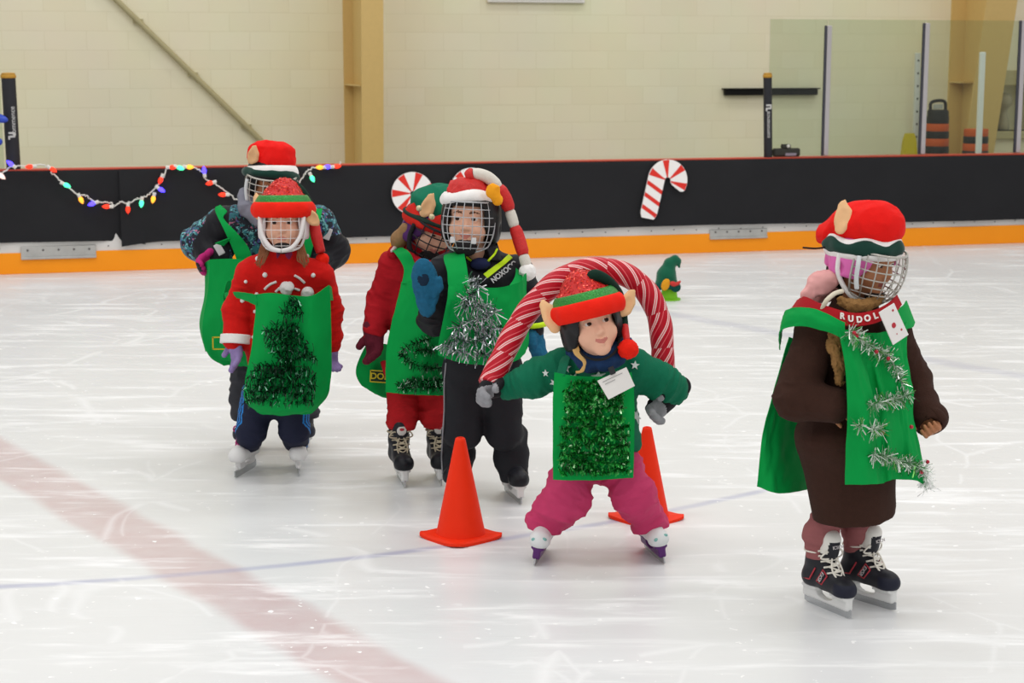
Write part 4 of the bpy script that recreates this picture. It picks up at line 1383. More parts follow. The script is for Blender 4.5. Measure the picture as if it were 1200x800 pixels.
def girl_reindeer():
    Y0 = 4.83
    def K(px, py, dy=0): return P(px, py, Y0 + dy)
    g = G(995, 712)
    fr = Frame(K(1014, 305, -.02), yaw=44, pitch=13, roll=0, scale=.95)
    hf_ = Frame(fr.o, yaw=44, pitch=3, roll=0, scale=.95)
    sk1 = Frame(G(969, 714), yaw=30, scale=.90); sk2 = Frame(G(1016, 706), yaw=40, scale=.90)
    f = np.array([math.sin(.72), -math.cos(.72), 0])
    J = dict(shl=K(955, 392, -.07), shr=K(1044, 390, .10), ell=K(934, 465, -.12), elr=K(1073, 450, .12), wrl=K(978, 474, -.17), wrr=K(1086, 488, .02),
             hipl=K(975, 520, -.02), hipr=K(1012, 520, .05), knl=sk1(.025, .0, .36), knr=sk2(0, .02, .36), anl=sk1(0, .045, .15), anr=sk2(0, .045, .15), toel=sk1(0, -1, 0) - sk1.o, toer=sk2(0, -1, 0) - sk2.o)
    hf = dirframe(K(1087, 489, .02), K(1095, 510, -.04) - K(1087, 489, .02), np.array([.2, 1, .2]), .92)
    h1 = xf(hand_sdf((.7, .8, .85, .9), .05), hf)
    hf2 = dirframe(K(978, 474, -.17), K(1000, 482, -.09) - K(978, 474, -.17), np.array([0, 1, 0.]), .92)
    h2 = xf(hand_sdf((1.0, 1.0, 1.0, 1.0), .05), hf2)
    b = body(g, 'girl at far right in long brown coat, pink helmet and green garland vest', fr, J, (M_skin_d, M_lips_d, M_brow_d), (h1, h2), .0042, .9, dict(look=(0, -.35), eye_open=.8), 'children in elf costumes')
    hair = su(.02, ell((0, .03, .02), (.079, .09, .09)), ell((0, .075, -.05), (.055, .04, .06)))
    hair = sub(hair, rbox((0, -.10, -.03), (.062, .10, .085), rd=.02), .01)
    sculpt('hair', xf(hair, fr), mat('hair_dark', '1d1512', .6, var=.2, vscale=90), b, .005)
    helmet(fr, b, mat('helmet_pink', 'dc6bb0', .35, var=.04), front=.045, low=-.045)
    cage(fr, b, M_cage, rx=.096, ry=.132, rz=.112, c=(0, 0, -.008), az=(-84, 84, 11), el=(-64, 30, 8), r=.0021, rim=.0034)
    chin_cup(fr, b, mat('strap_black', '1c1a1b', .7), z=-.092, y=-.058)
    # white ear loop strap and chin strap
    mb = MB()
    mb.tube(smooth_path([fr(-.100, -.040, .035), fr(-.106, -.047, .01), fr(-.104, -.050, -.03), fr(-.098, -.056, -.062)], 6), .0085 * .8, 8)
    mb.build('cage_strap', mat('clear_strap', 'cfd3d4', .3), b, smooth=True)
    MB().tube(smooth_path([fr(-.098, .03, .02), fr(-.095, .02, -.04), fr(-.07, -.02, -.095), fr(-.02, -.06, -.118)], 6), .007, 8).build('chin_strap', M_white_plush, b, smooth=True)
    # hat
    dome = su(.04, ell((0, .008, .098), (.098, .112, .078)), ell((-.01, .105, .066), (.066, .060, .046)), ell((0, -.04, .122), (.07, .055, .045)))
    dome = cut(dome, (0, 0, .038), (0, 0, -1), .01)
    dome = dome.wrinkle(.005, 15, seed=2)
    hat = sculpt('hat', xf(dome, hf_), M_red_plush, b, .0048)
    band('brim', hf_, .099, .115, .012, lambda t: .074 + .005 * math.sin(t * 6 + 1.0), M_white_plush, hat, bulge=.008, lump=.002)
    band('brim', hf_, .103, .119, .025, lambda t: .066 + .007 * math.sin(t * 6 + 1.0), M_dkgreen, hat, bulge=.008, lump=.002)
    ear_on(su(.01, xf(dome, hf_), xf(ell((0, .012, .048), (.108, .124, .04)), hf_)), Y0, (986, 268), (990, 234), .046, M_earfelt, hat)
    MB().tube(smooth_path([K(976, 287, -.03), K(968, 289.5, -.02), K(955, 291, -.02), K(941, 290, -.03)], 5), .003, 6).build('elastic', mat('strap_black', '1c1a1b'), hat, smooth=True)
    # coat
    ax = J['shr'] - J['shl']
    torso = su(.09, conic(K(1000, 604, .01), K(995, 500, .0), .131, .157, ax, .84), conic(K(996, 515, .0), K(1000, 395, .01), .146, .10, ax, .82), cap(J['shl'], J['shr'], .056))
    torso = su(.03, torso, chain([K(1003, 352, .0), K(1000, 372, .01)], [.062, .085], .01))
    slv1 = chain([J['shl'], J['ell'], J['wrl']], [.056, .064, .050], .02).wrinkle(.006, 22, J['ell'] - J['shl'], .5)
    slv2 = chain([J['shr'], J['elr'], J['wrr'] + (J['wrr'] - J['elr']) * .08], [.056, .054, .046], .02).wrinkle(.005, 24, J['elr'] - J['shr'], .5)
    cuff = chain([K(1083, 481, .03), K(1093, 489, .02)], [.043, .046], .0)
    coat = su(.022, torso.wrinkle(.007, 9, (1, 0, 0), .3, 4), slv1, slv2)
    coat = su(.008, coat, cuff)
    coat = sub(coat, cap(K(1003, 335, -.01), K(1001, 362, .0), .052), .01)
    coat = cut(coat, K(1001, 606, .01), (0.04, 0, -1), .006)
    coat = sub(coat, chain([J['wrr'], hf(0, 0, .12)], [.030, .034], .0), .004)
    sculpt('coat', coat, M_coat, b, .0055)
    # sleeve cuff flap over the far hand
    sculpt('mitten_flap', su(.01, ell(K(1099, 487, .0), (.030, .03, .018), rot('y', .55)), ell(K(1094, 482, .01), (.035, .035, .02), rot('y', .5))), M_coat, b, .005)
    # fur trims
    fur_m = mat('tan_fur', '8f6a3e', .95, var=.3, vscale=120, bump=.8, bscale=180)
    sculpt('fur_trim', chain([K(978, 388, -.155), K(978, 405, -.17), K(983, 425, -.175), K(985, 447, -.17)], [.016, .020, .018, .013], .01).wrinkle(.006, 90), fur_m, b, .0045)
    sculpt('fur_trim', chain([K(985, 352, -.10), K(1000, 358, -.12), K(1018, 357, -.11), K(1033, 350, -.06)], [.013, .016, .016, .012], .01).wrinkle(.005, 90), fur_m, b, .0045)
    # pink hood of the jacket underneath
    sculpt('hood', su(.02, chain([K(947, 346, -.03), K(960, 333, -.02), K(975, 326, -.03)], [.022, .030, .026], .02), chain([K(955, 345, .05), K(985, 335, .08), K(1020, 340, .1)], [.03, .035, .03], .02)).wrinkle(.004, 30), mat('hood_pink', 'e0a3a0', .8, var=.08), b, .005)
    MB().tube(smooth_path([K(987, 341, -.13), K(978, 344, -.15), K(968, 353, -.155), K(962, 366, -.15)], 6), .0068, 8).build('cord', mat('cord_cream', 'd8cfba', .85), b, smooth=True)
    # red collar with letters
    M_collar = mat('collar_red', 'a3101b', .85, var=.08, bump=.15)
    top = [K(935, 352, .03), K(944, 348, -.06), K(962, 356, -.14), K(985, 364, -.176), K(1005, 367, -.175), K(1025, 363, -.15), K(1042, 354, -.09), K(1050, 345, -.03)]
    bot = [K(928, 362, .03), K(936, 364, -.08), K(957, 373, -.165), K(981, 380, -.20), K(1004, 382, -.197), K(1027, 378, -.17), K(1047, 368, -.105), K(1056, 357, -.03)]
    col, cg, cn = sheet('collar', [top, bot], M_collar, b, 8, 4, .006)
    for ch, x, y, rr, dy in (('R', 987, 370.5, 10, -.195), ('U', 997, 373.5, 4, -.197), ('D', 1007, 374.5, 0, -.195), ('O', 1016.5, 373, -10, -.188), ('L', 1026, 370, -16, -.176)):
        c = K(x, y, dy); a = math.radians(-rr)
        text_mesh('letter', ch, .024, c, (math.cos(a), .35, math.sin(a)), (0, .25, 1), mat('letter_white', 'efe9e4', .6, var=0), col, .0015, .0008)
    # leggings
    M_leg = mat('leggings_mauve', '93595a', .9, var=.08, bump=.2)
    for hp, kn, sk in ((J['hipl'], J['knl'], sk1), (J['hipr'], J['knr'], sk2)):
        sculpt('legging', chain([hp, kn, sk(0, .045, .25), sk(0, .045, .18)], [.066, .048, .047, .042], .02).wrinkle(.004, 42, (0, 0, 1), .3), M_leg, b, .005)
    # skates
    red = mat('decal_red', 'b23a44', .5)
    def side(fr_, bo):
        for sx in (-1, 1):
            mb = MB()
            pts = [fr_(sx * .0345, -.035, .128), fr_(sx * .037, -.018, .145), fr_(sx * .038, .012, .100), fr_(sx * .0365, -.012, .094), fr_(sx * .0345, -.035, .128)]
            mb.tube(pts, .0022, 6)
            mb.tube([fr_(sx * .038, .02, .142), fr_(sx * .040, .045, .098), fr_(sx * .038, .075, .095)], .0024, 6)
            mb.build('side_stripe', red, bo, smooth=True)
        text_mesh('lettering', 'EXSR', .017, fr_(-.0385, -.008, .119), fr_(-.0, .6, -1) - fr_.o, fr_(0, -1, -.55) - fr_.o, mat('decal_white', 'c9c2c2', .5, var=0), bo)
        text_mesh('lettering', 'ICSCN', .014, fr_(0, -.046, .222), fr_(1, 0, 0) - fr_.o, fr_(0, .25, 1) - fr_.o, mat('decal_white', 'c9c2c2'), bo)
    for s_ in (sk1, sk2):
        skate(s_, b, M_skate_k, M_toe_k, M_trim_w, M_lace_w, side=side, trim_z=.212)
    # vest
    def dyf(x): return -.185 + (x - 1000) * .0021
    def V(x, y, e=0): return K(x, y, dyf(x) + e)
    rows = [
        [V(985, 385, -.02), V(994, 386, -.015), V(1008, 389, -.01), V(1022, 390, -.01), V(1036, 389, -.01), V(1052, 384, 0), V(1063, 377, .03)],
        [V(989, 420, -.035), V(1004, 424, -.05), V(1018, 428, -.02), V(1029, 430, -.03), V(1042, 430, -.02), V(1053, 428, -.015), V(1063, 424, .02)],
        [V(993, 470, -.05), V(1018, 476, -.075), V(1028, 478, -.03), V(1039, 480, -.05), V(1052, 480, -.03), V(1062, 478, -.03), V(1070, 474, .0)],
        [V(992, 525, -.05), V(1021, 530, -.085), V(1031, 530, -.04), V(1043, 530, -.065), V(1056, 530, -.04), V(1069, 530, -.045), V(1079, 527, -.02)],
        [V(991, 568, -.05), V(1022, 567, -.09), V(1033, 566, -.05), V(1045, 562, -.07), V(1060, 562, -.05), V(1077, 564, -.055), V(1087, 574, -.03)]]
    vest, vg, vn = sheet('vest', rows, M_vest, b, 10, 10, .0025, .006, (9, 3), 3)
    # strap over the near shoulder, run round to the back panel
    sheet('vest_strap', [[V(990, 378, -.03), K(965, 366, -.20), K(942, 360, -.16), K(922, 364, -.08), K(918, 378, .02)],
                         [V(990, 388, -.03), K(963, 377, -.215), K(939, 372, -.175), K(917, 376, -.09), K(915, 395, .03)],
                         [V(990, 397, -.025), K(960, 386, -.205), K(936, 382, -.17), K(915, 388, -.09), K(913, 410, .03)]], M_vest, b, 8, 6, .003, .003, (8, 3), 5)
    sheet('vest_strap', [[V(1046, 366, .0), V(1058, 358, .06), V(1062, 352, .12)], [V(1050, 386, -.01), V(1068, 384, .04), V(1072, 378, .12)]], M_vest, b, 8, 6, .003)
    rb = [[K(926, 395, .05), K(940, 400, .10), K(960, 400, .16)],
          [K(911, 440, .06), K(930, 445, .12), K(960, 445, .18)],
          [K(898, 490, .06), K(915, 500, .10), K(950, 500, .20)],
          [K(891, 535, .06), K(913, 545, .07), K(950, 545, .19)],
          [K(887, 570, .06), K(914, 578, .05), K(950, 573, .17)]]
    sheet('vest_back', rb, M_vest, b, 10, 10, .0025, .006, (6, 3), 9)
    # garlands
    M_t = island_mat('tinsel_silver_green', [('c9d2c6', 0), ('2f7d3c', .35), ('e9eee6', .55), ('5c9a46', .72), ('9fb8a0', .86)], .25, .55)
    tinsel('garland', [[V(995, 387, -.06), V(1008, 397, -.06), V(1026, 409, -.06), V(1043, 419, -.05), V(1050, 433, -.04), V(1058, 450, -.02)],
                       [V(1020, 476, -.10), V(1034, 470, -.08), V(1050, 468, -.07), V(1066, 462, -.05)],
                       [V(1022, 532, -.11), V(1040, 535, -.10), V(1058, 541, -.08), V(1073, 545, -.08), V(1082, 549, -.06)],
                       [V(1004, 500, -.10), V(1012, 496, -.11)], [V(1022, 503, -.11), V(1034, 503, -.09)]], M_t, b, 1500, .030, .0024)
    tinsel('garland_tuft', [[V(1080, 548, -.06), V(1086, 560, -.06), V(1088, 574, -.05)]], island_mat('tinsel_white', [('f2f2f0', 0), ('cfd6d0', .6), ('e7f0e9', .8)], .4, .2), b, 1500, .034, .0026)
    for (x, y) in ((1001, 390), (1004, 393), (1027, 412), (1034, 507), (1087, 541), (1080, 553), (1041, 420), (1068, 500)):
        p = V(x, y, -.075); add_ball('berry', p, .006, mat('berry_red', 'b02a3a', .3), b)
    # name card
    c = [K(1029.5, 366, -.205), K(1047, 355, -.175), K(1064, 392, -.155), K(1046, 404, -.185)]
    mb = MB(); nrm = np.cross(c[1] - c[0], c[3] - c[0]); nrm = -nrm / np.linalg.norm(nrm)
    if nrm[1] > 0: nrm = -nrm
    mb.prism(c, nrm * .0025); card = mb.build('name_card', M_card, b)
    u = (c[1] - c[0]) / np.linalg.norm(c[1] - c[0])
    red = mat('spot_red', 'b4313c', .5, var=0)
    for x, y, r in ((1046.5, 381, .008), (1046, 363.5, .0035), (1056, 386, .0035), (1050, 391, .002)):
        q = c[0] + u * ((x - 1029.5) / 408) ; q = K(x, y, -.18 + (x - 1046) * .0012) + nrm * .004
        MB().lathe([(r, 0), (r * .9, .001), (0, .0012)], project(q, c[0], nrm) + nrm * .0026, axis=nrm, n=16).build('spot', red, card)
    return b

def project(p, o, n):
    return p - n * ((p - o) @ n)

def add_ball(name, p, r, m, parent):
    mb = MB(); mb.lathe([(r * math.sin(t), -r * math.cos(t)) for t in np.linspace(.05, PI - .05, 8)], p, n=10)
    return mb.build(name, m, parent, smooth=True)

girl_reindeer()
# ================================================================== GIRL WITH THE HOOP (centre)
M_red_brim = mat('red_brim', 'e8200d', .9, var=.08, vscale=40, bump=.25, bscale=300)
M_seq_red = island_mat('sequin_red', [('c4160f', 0), ('e8331d', .4), ('ff6a4a', .8), ('8d0d0d', .9)], .3, .35)
M_crown_red = mat('crown_red', 'c51512', .6, var=.25, vscale=160, bump=.5, bscale=220, spec=.5)
M_seq_green = mat('sequin_green', '14801f', .35, var=.6, vscale=170, bump=.7, bscale=200, spec=.6, metal=.3)
M_tail_green = mat('tail_green', '082a1e', .85, var=.1)
M_tinsel_green = island_mat('tinsel_green', [('0c6a22', 0), ('18a038', .3), ('084a18', .6), ('4cc25a', .78), ('c9f6c0', .95)], .3, .3)
M_tinsel_dark = island_mat('tinsel_dark_green', [('06351c', 0), ('0b5230', .35), ('04220f', .6), ('1c7a45', .85), ('a9e6c8', .96)], .25, .55)

def sequins(name, pts, nrms, r, m, parent):
    """small flat discs lying on cloth"""
    V, F = [], []
    for p, n in zip(pts, nrms):
        n = n + RNG.normal(size=3) * .35; n /= np.linalg.norm(n)
        a = np.cross(n, (0, .3, 1)); a /= np.linalg.norm(a); b_ = np.cross(n, a); k = len(V)
        V += [p + r * (math.cos(t) * a + math.sin(t) * b_) for t in np.linspace(0, 2 * PI, 7)[:-1]]
        F.append(tuple(range(k, k + 6)))
    o = add(name, V, F, m, parent, None, False)
    return o

def sequin_hat(fr, b, ears, tail, z0=.024, z1=.082, a=.108, bb=.12, apex=(0, .01, .122), tailsplit=None, pom=None, pomr=.03):
    """plush brim, sparkling crown with a green sequin ring, felt ears, long tail with a pompom"""
    ap = np.array(apex)
    crown = su(.03, ell((0, .012, .07), (a * .93, bb * .93, .06)), chain([(0, .012, .075), ap * .55 + np.array([0, .006, .045]), ap], [.085, .066, .034], .03))
    crown = cut(crown, (0, 0, .03), (0, 0, -1), .01)
    hat = sculpt('hat', xf(crown, fr), M_crown_red, b, .0045)
    # loose sequins over the crown
    d = RNG.normal(size=(900, 3)); d /= np.linalg.norm(d, axis=1)[:, None]
    pts = d * np.array([.09, .10, .09]) + np.array([0, .012, .10])
    for _ in range(5):
        e = .002; dv = crown(pts); g = np.stack([crown(pts + np.eye(3)[i] * e) - crown(pts - np.eye(3)[i] * e) for i in range(3)], 1) / (2 * e)
        pts = pts - dv[:, None] * g / np.maximum((g ** 2).sum(1), .2)[:, None]
    ok = (pts[:, 2] > .10) & (np.abs(crown(pts)) < .002) & (np.abs(pts) < .3).all(1)
    nw = g[ok] @ fr.R.T
    sequins('sequin', fr(pts[ok] + np.clip(g[ok], -1, 1) * .0015), nw, .0034, M_seq_red, hat)['kind'] = 'stuff'
    band('sequin_ring', fr, a * .92, bb * .92, z1 - .012, z1 + .026, M_seq_green, hat, bulge=.003, slope=.020)
    band('brim', fr, a, bb, z0, z1, M_red_brim, hat, bulge=.013, lump=.003, seed=1.3)
    for base, tip, nrm, w in ears:
        elf_ear(base, tip, nrm, w, M_earfelt, hat)
    if tail is not None:
        pts, rs = tail
        pts = smooth_path(pts, 6); rr = np.interp(np.linspace(0, 1, len(pts)), np.linspace(0, 1, len(rs)), rs)
        n = len(pts); sp_ = int(n * (tailsplit or 1.0))
        MB().tube(pts[:sp_ + 1], rr[:sp_ + 1], 12).build('tail', M_tail_green, hat, smooth=True)
        if tailsplit and sp_ < n - 1: MB().tube(pts[sp_ - 1:], rr[sp_ - 1:] * 1.02, 12).build('tail_tip', M_crown_red, hat, smooth=True)
    if pom is not None:
        sculpt('pompom', ball(pom, pomr).wrinkle(.0035, 70), M_red_brim, hat, .005)
    return hat

def girl_hoop():
    Y0 = 5.37
    def K(px, py, dy=0): return P(px, py, Y0 + dy)
    sk1 = Frame(G(633, 653), yaw=-12, roll=9, scale=.88); sk2 = Frame(G(767, 651), yaw=14, roll=-9, scale=.88)
    fr = Frame(K(694, 381, -.20), yaw=13, pitch=-10, roll=-12, scale=.98)
    J = dict(shl=K(660, 432, -.06), shr=K(742, 432, -.05), ell=K(625, 443, -.05), elr=K(774, 447, -.03), wrl=K(598, 452, -.02), wrr=K(789, 457, .0),
             hipl=K(680, 530, .10), hipr=K(716, 530, .10), knl=K(664, 583, -.05), knr=K(746, 582, -.05), anl=sk1(0, .045, .15), anr=sk2(0, .045, .15), toel=sk1(0, -1, 0) - sk1.o, toer=sk2(0, -1, 0) - sk2.o)
    h1f = dirframe(K(589, 452, -.02), K(570, 458, -.05) - K(594, 452, -.02), np.array([-.2, .75, .65]), 1.12)
    h2f = dirframe(K(785, 464, .0), K(767, 478, -.03) - K(786, 461, .0), np.array([-.3, 1, .25]), 1.1)
    c1, c2 = (.75, .8, .85, .9), (.5, .55, .6, .65)
    hd1 = hand_sdf(c1, .1, thumb=(.55, -.6, .5)); hd2 = hand_sdf(c2, .1, thumb=(.55, -.6, .5))
    b = body(G(700, 652), 'crouching girl in green star sweater and pink trousers holding a candy striped arch', fr, J, None, (xf(hd1, h1f), xf(hd2, h2f)), .0034, .92,
             dict(smile=.9, mouth=.0025, look=(.18, .06)), 'children in elf costumes')
    # hair strand, helmet, chin strap
    M_blond = mat('hair_blond', 'c9a263', .6, var=.25, vscale=120)
    mb = MB()
    for k in range(7):
        o = k * .003
        mb.tube(smooth_path([K(671 + k * .8, 402, -.23), K(674 + k * .9, 414, -.25), K(684 + k * .3, 424, -.26), K(683 - k * .3, 434, -.27), K(675 + k * .5, 436, -.265)], 6), .0042, 6)
    mb.build('hair', M_blond, b, smooth=True)
    helmet(fr, b, M_black_shell, front=.03, low=-.065, hole=.058)
    MB().tube(smooth_path([fr(-.075, -.01, -.05), fr(-.05, -.045, -.092), fr(-.005, -.062, -.108), fr(.045, -.045, -.092), fr(.078, -.01, -.05)], 6), .0042, 8).build('chin_strap', mat('strap_black', '1c1a1b'), b, smooth=True)
    ears = [(K(650, 384, -.23), K(636, 351, -.19), np.array([.35, -1, 0]), .052), (K(725, 366, -.20), K(744, 340, -.16), np.array([.3, -1, 0]), .050)]
    tail = ([K(690, 328, -.19), K(697, 322.5, -.21), K(712, 330, -.19), K(724, 345, -.14), K(729, 362, -.14), K(732, 382, -.20), K(735, 400, -.24)], [.016, .019, .019, .018, .014, .012, .010])
    sequin_hat(fr, b, ears, tail, a=.110, bb=.122, tailsplit=.86, pom=K(736, 409, -.245), pomr=.031)
    # scarf
    sculpt('scarf', su(.02, chain([K(675, 412, -.16), K(690, 424, -.21), K(712, 420, -.21), K(729, 406, -.16)], [.026, .030, .032, .030], .02), chain([K(676, 410, -.10), K(702, 400, -.04), K(730, 405, -.10)], [.035, .04, .035], .02), chain([K(708, 424, -.22), K(722, 420, -.21)], [.026, .024], .02)).wrinkle(.005, 28), mat('scarf_navy', '1f3a63', .9, var=.25, vscale=45, bump=.3), b, .005)
    # sweater
    M_sw = mat('sweater_teal', '0c6a4c', .9, var=.10, vscale=60, bump=.4, bscale=350)
    ax = J['shr'] - J['shl']; shm = (J['shl'] + J['shr']) / 2; hipm = (J['hipl'] + J['hipr']) / 2
    torso = su(.04, conic(K(704, 522, .08), shm + np.array([0, .02, -.02]), .130, .118, ax, .80), cap(J['shl'], J['shr'], .060), cap(shm, K(697, 415, -.12), .07))
    torso = torso.wrinkle(.006, 14, (0, 0, 1), .35)
    s1 = chain([J['shl'], J['ell'], J['wrl']], [.062, .056, .046], .02).wrinkle(.007, 30, J['wrl'] - J['shl'], .25, 2)
    s2 = chain([J['shr'], J['elr'], J['wrr']], [.060, .058, .052], .02).wrinkle(.007, 30, J['wrr'] - J['shr'], .25, 5)
    sw = su(.02, torso, s1, s2)
    sw = cut(sw, K(700, 526, .08), (0, 0, -1), .005)
    sculpt('sweater', sw, M_sw, b, .005)
    M_star = mat('star_white', 'd9dfdb', .8, var=.04)
    def star(c, r, a0, n):
        n = np.asarray(n, float); n /= np.linalg.norm(n); X = np.cross((0, 0, 1), n); X /= np.linalg.norm(X); Yv = np.cross(n, X)
        pts = [c + (r if i % 2 == 0 else r * .42) * (math.cos(a0 + i * PI / 5) * X + math.sin(a0 + i * PI / 5) * Yv) for i in range(10)]
        MB().prism(pts, n * .003).build('star', M_star, b)
    def surf(px, py, s, d0=-.45):
        """walk along the line of sight until the garment is met"""
        o = np.array([0, 0, CAM_H]); p = P(px, py, Y0 + d0); d = ray(px, py); d /= np.linalg.norm(d)
        for _ in range(60):
            dd = s(p[None])[0]
            if dd < .0012: break
            p = p + d * dd * .8
        if dd > .004 or p[1] > Y0 + .6: return None, None
        e = .004; g = np.array([s((p + np.eye(3)[i] * e)[None])[0] - s((p - np.eye(3)[i] * e)[None])[0] for i in range(3)]); g /= np.linalg.norm(g)
        return p, g
    for (x, y, r, a) in ((663, 431, .018, .3), (672, 442, .016, 1.1), (701, 439, .024, .5), (650, 448, .016, .9), (745, 488, .026, .7), (744, 428, .015, .2), (640, 437, .012, .4)):
        p, n = surf(x, y, sw)
        if p is not None: star(p + n * .002, r, a, n)
    # snow trousers
    M_pk = mat('pants_pink', 'c63a68', .75, var=.10, vscale=20, bump=.25, bscale=90)
    def leg(hp, kn, an, sk, sd):
        cuff = sk(0, .025, .135)
        return chain([hp, kn, cuff], [.080, .072, .067], .02).wrinkle(.011, 24, an - hp, .35, sd)
    def tr(sk, s): return cut(s, sk(0, 0, .105), sk(0, .0, -1) - sk.o, .006)
    L1 = tr(sk1, leg(J['hipl'], J['knl'], J['anl'], sk1, 1)); L2 = tr(sk2, leg(J['hipr'], J['knr'], J['anr'], sk2, 6))
    pants = su(.03, ell(K(699, 520, .10), (.125, .10, .10)), L1, L2)
    sculpt('trousers', pants, M_pk, b, .0055)
    # skates
    M_pw, M_pur = mat('skate_white', 'dddfdf', .4, var=.04), mat('holder_purple', '5a2a6b', .35, var=.06)
    def side(fr_, bo):
        for (x, y, z, u, v, r_) in ((-.012, -.117, .098, .013, .008, .3), (.016, -.112, .106, .012, .006, -.2)):
            c = fr_(x, y + .004, z); X = (fr_(1, 0, 0) - fr_.o) / fr_.k; Zv = (fr_(0, .3, .95) - fr_.o) / fr_.k
            sculpt('logo_patch', xf(ell((0, 0, 0), (u, .006, v)), Frame(c, R=fr_.R, scale=1)), mat('patch_teal', '7fb5ae', .5, var=.2, vscale=200), bo, .003)
    for s_ in (sk1, sk2):
        skate(s_, b, M_pw, M_pw, M_trim_w, None, m_holder=M_pur, tongue=False, blade_m=M_blade, side=side)
    # gloves
    M_gg, M_gk = mat('glove_grey', '8f8f93', .75, var=.25, vscale=60), mat('glove_black', '17171b', .8, var=.1)
    for hf, hd, wr in ((h1f, hd1, J['wrl']), (h2f, hd2, J['wrr'])):
        g_ = su(.006, xf(hd.grow(.0055), hf), chain([hf(0, 0, -.045), hf(0, 0, .03)], [.034, .031], .01))
        sculpt('glove', g_, [M_gk, M_gg], b, .0042, lambda c, hf=hf: ((hf.inv(c)[:, 1] < -.010) & (hf.inv(c)[:, 2] > .040)).astype(int))
    # green bag panel
    def V(x, y, e=0): return K(x, y, -.235 + e)
    rows = [[V(650, 436, .02), V(672, 440), V(697, 441), V(722, 440), V(740, 436, .02)],
            [V(648, 470, .015), V(672, 472, -.01), V(697, 472, -.012), V(722, 472, -.01), V(743, 470, .015)],
            [V(648, 515, .01), V(672, 516, -.01), V(697, 516, -.015), V(722, 516, -.01), V(743, 514, .01)],
            [V(648, 562, .0), V(672, 562.5, -.01), V(697, 562.5, -.012), V(720, 561, -.01), V(742, 559.5, .0)]]
    sheet('vest', rows, M_vest, b, 8, 10, .0025, .003, (8, 4), 11)
    sheet('vest_strap', [[K(652, 442, -.215), K(662, 440, -.232)], [K(656, 424, -.16), K(668, 421, -.17)], [K(662, 414, -.06), K(674, 412, -.07)]], M_sw, b, 4, 6, .003)
    paths = []
    for i, y in enumerate((449, 459, 469, 479, 490, 501, 511, 522, 532, 542, 551)):
        w0, w1 = (668, 712) if y < 455 else ((662, 730) if y < 500 else (656, 738))
        xs = np.linspace(w0, w1, 8)
        paths.append([V(x, y + RNG.uniform(-3, 3), -.022) for x in xs])
    tinsel('tinsel', paths, M_tinsel_green, b, 1250, .017, .0055, flat=(0, -1, .1))
    # name card
    c = [K(700, 446, -.275), K(734, 430, -.268), K(744, 452, -.275), K(713, 468, -.285)]
    n = np.cross(c[1] - c[0], c[3] - c[0]); n /= np.linalg.norm(n); n = n if n[1] < 0 else -n
    card = MB().prism(c, n * .002).build('name_card', M_card, b)
    MB().box(K(717, 434, -.277), (.009, .004, .012), rot('y', -.4), bev=.002).build('clip', mat('clip_dark', '2b2b30', .4), card)
    mb = MB()
    u, v = c[1] - c[0], c[3] - c[0]
    for (t0, t1, s) in ((.12, .8, .16), (.15, .5, .30)):
        mb.tube([c[0] + u * t0 + v * s + n * .003, c[0] + u * t1 + v * s + n * .003], .0011, 4)
    mb.build('pen_mark', mat('pen_grey', 'a9a7a6', .8), card)
    # the candy striped arch
    ctr = [K(572, 452, -.04), K(578, 441, -.02), K(588, 420, .0), K(602, 391, .03), K(623, 359, .05), K(656, 328, .06), K(695, 315, .06), K(731, 321, .06), K(757, 341, .06), K(772, 372, .05), K(776, 402, .04), K(777, 430, .03), K(778, 456, .02)]
    pts = smooth_path(ctr, 22); seg = np.concatenate([[0], np.cumsum(np.linalg.norm(np.diff(pts, axis=0), axis=1))])
    n = 60; mb = MB()
    rr = .0375 * (1 + .07 * np.abs(np.sin(seg / .115 * PI)) - .04); rr[:3] *= np.array([.7, .88, .96]); rr[-3:] *= np.array([.96, .88, .7])
    mb.tube(pts, rr, n, twist=seg / .34 * 2 * PI)
    pat = [1, 0, 0, 0, 2, 1, 2, 0, 0, 0, 0, 0]
    for i in range(len(pts) - 1):
        k = int((seg[i] + seg[i + 1]) / 2 / .115)
        for j in range(n):
            mb.m[i * n + j] = pat[(j + (k * 5) % 12) % 12]
    o = mb.build('candy_stripe_arch', [mat('arch_red', 'b50f24', .4, var=.10, vscale=60), mat('arch_pink', 'dc5b63', .4, var=.1), mat('arch_white', 'eec9c6', .4, var=.05)], None, smooth=True)
    tag(o, 'red and white candy striped foam arch held up behind the crouching girl', 'candy cane arch')
girl_hoop()
# ================================================================== GIRL IN THE RED POMPOM SWEATER (left front)
M_knit_red = mat('knit_red', 'c8140f', .92, var=.12, vscale=50, bump=.4, bscale=320)
def trouser_legs(J, sks, r, seed=0, wr=.006, hem=.10, fr_=24, cuff=(0, .03, .14), hemn=(0, 0, -1)):
    out = []
    for s, sk in zip('lr', sks):
        c = sk(*cuff)
        L = chain([J['hip' + s], J['kn' + s], c], r, .02).wrinkle(wr, fr_, c - J['hip' + s], .35, seed + (s == 'r') * 3)
        out.append(cut(L, sk(0, 0, hem), sk(*hemn) - sk.o, .006))
    return out

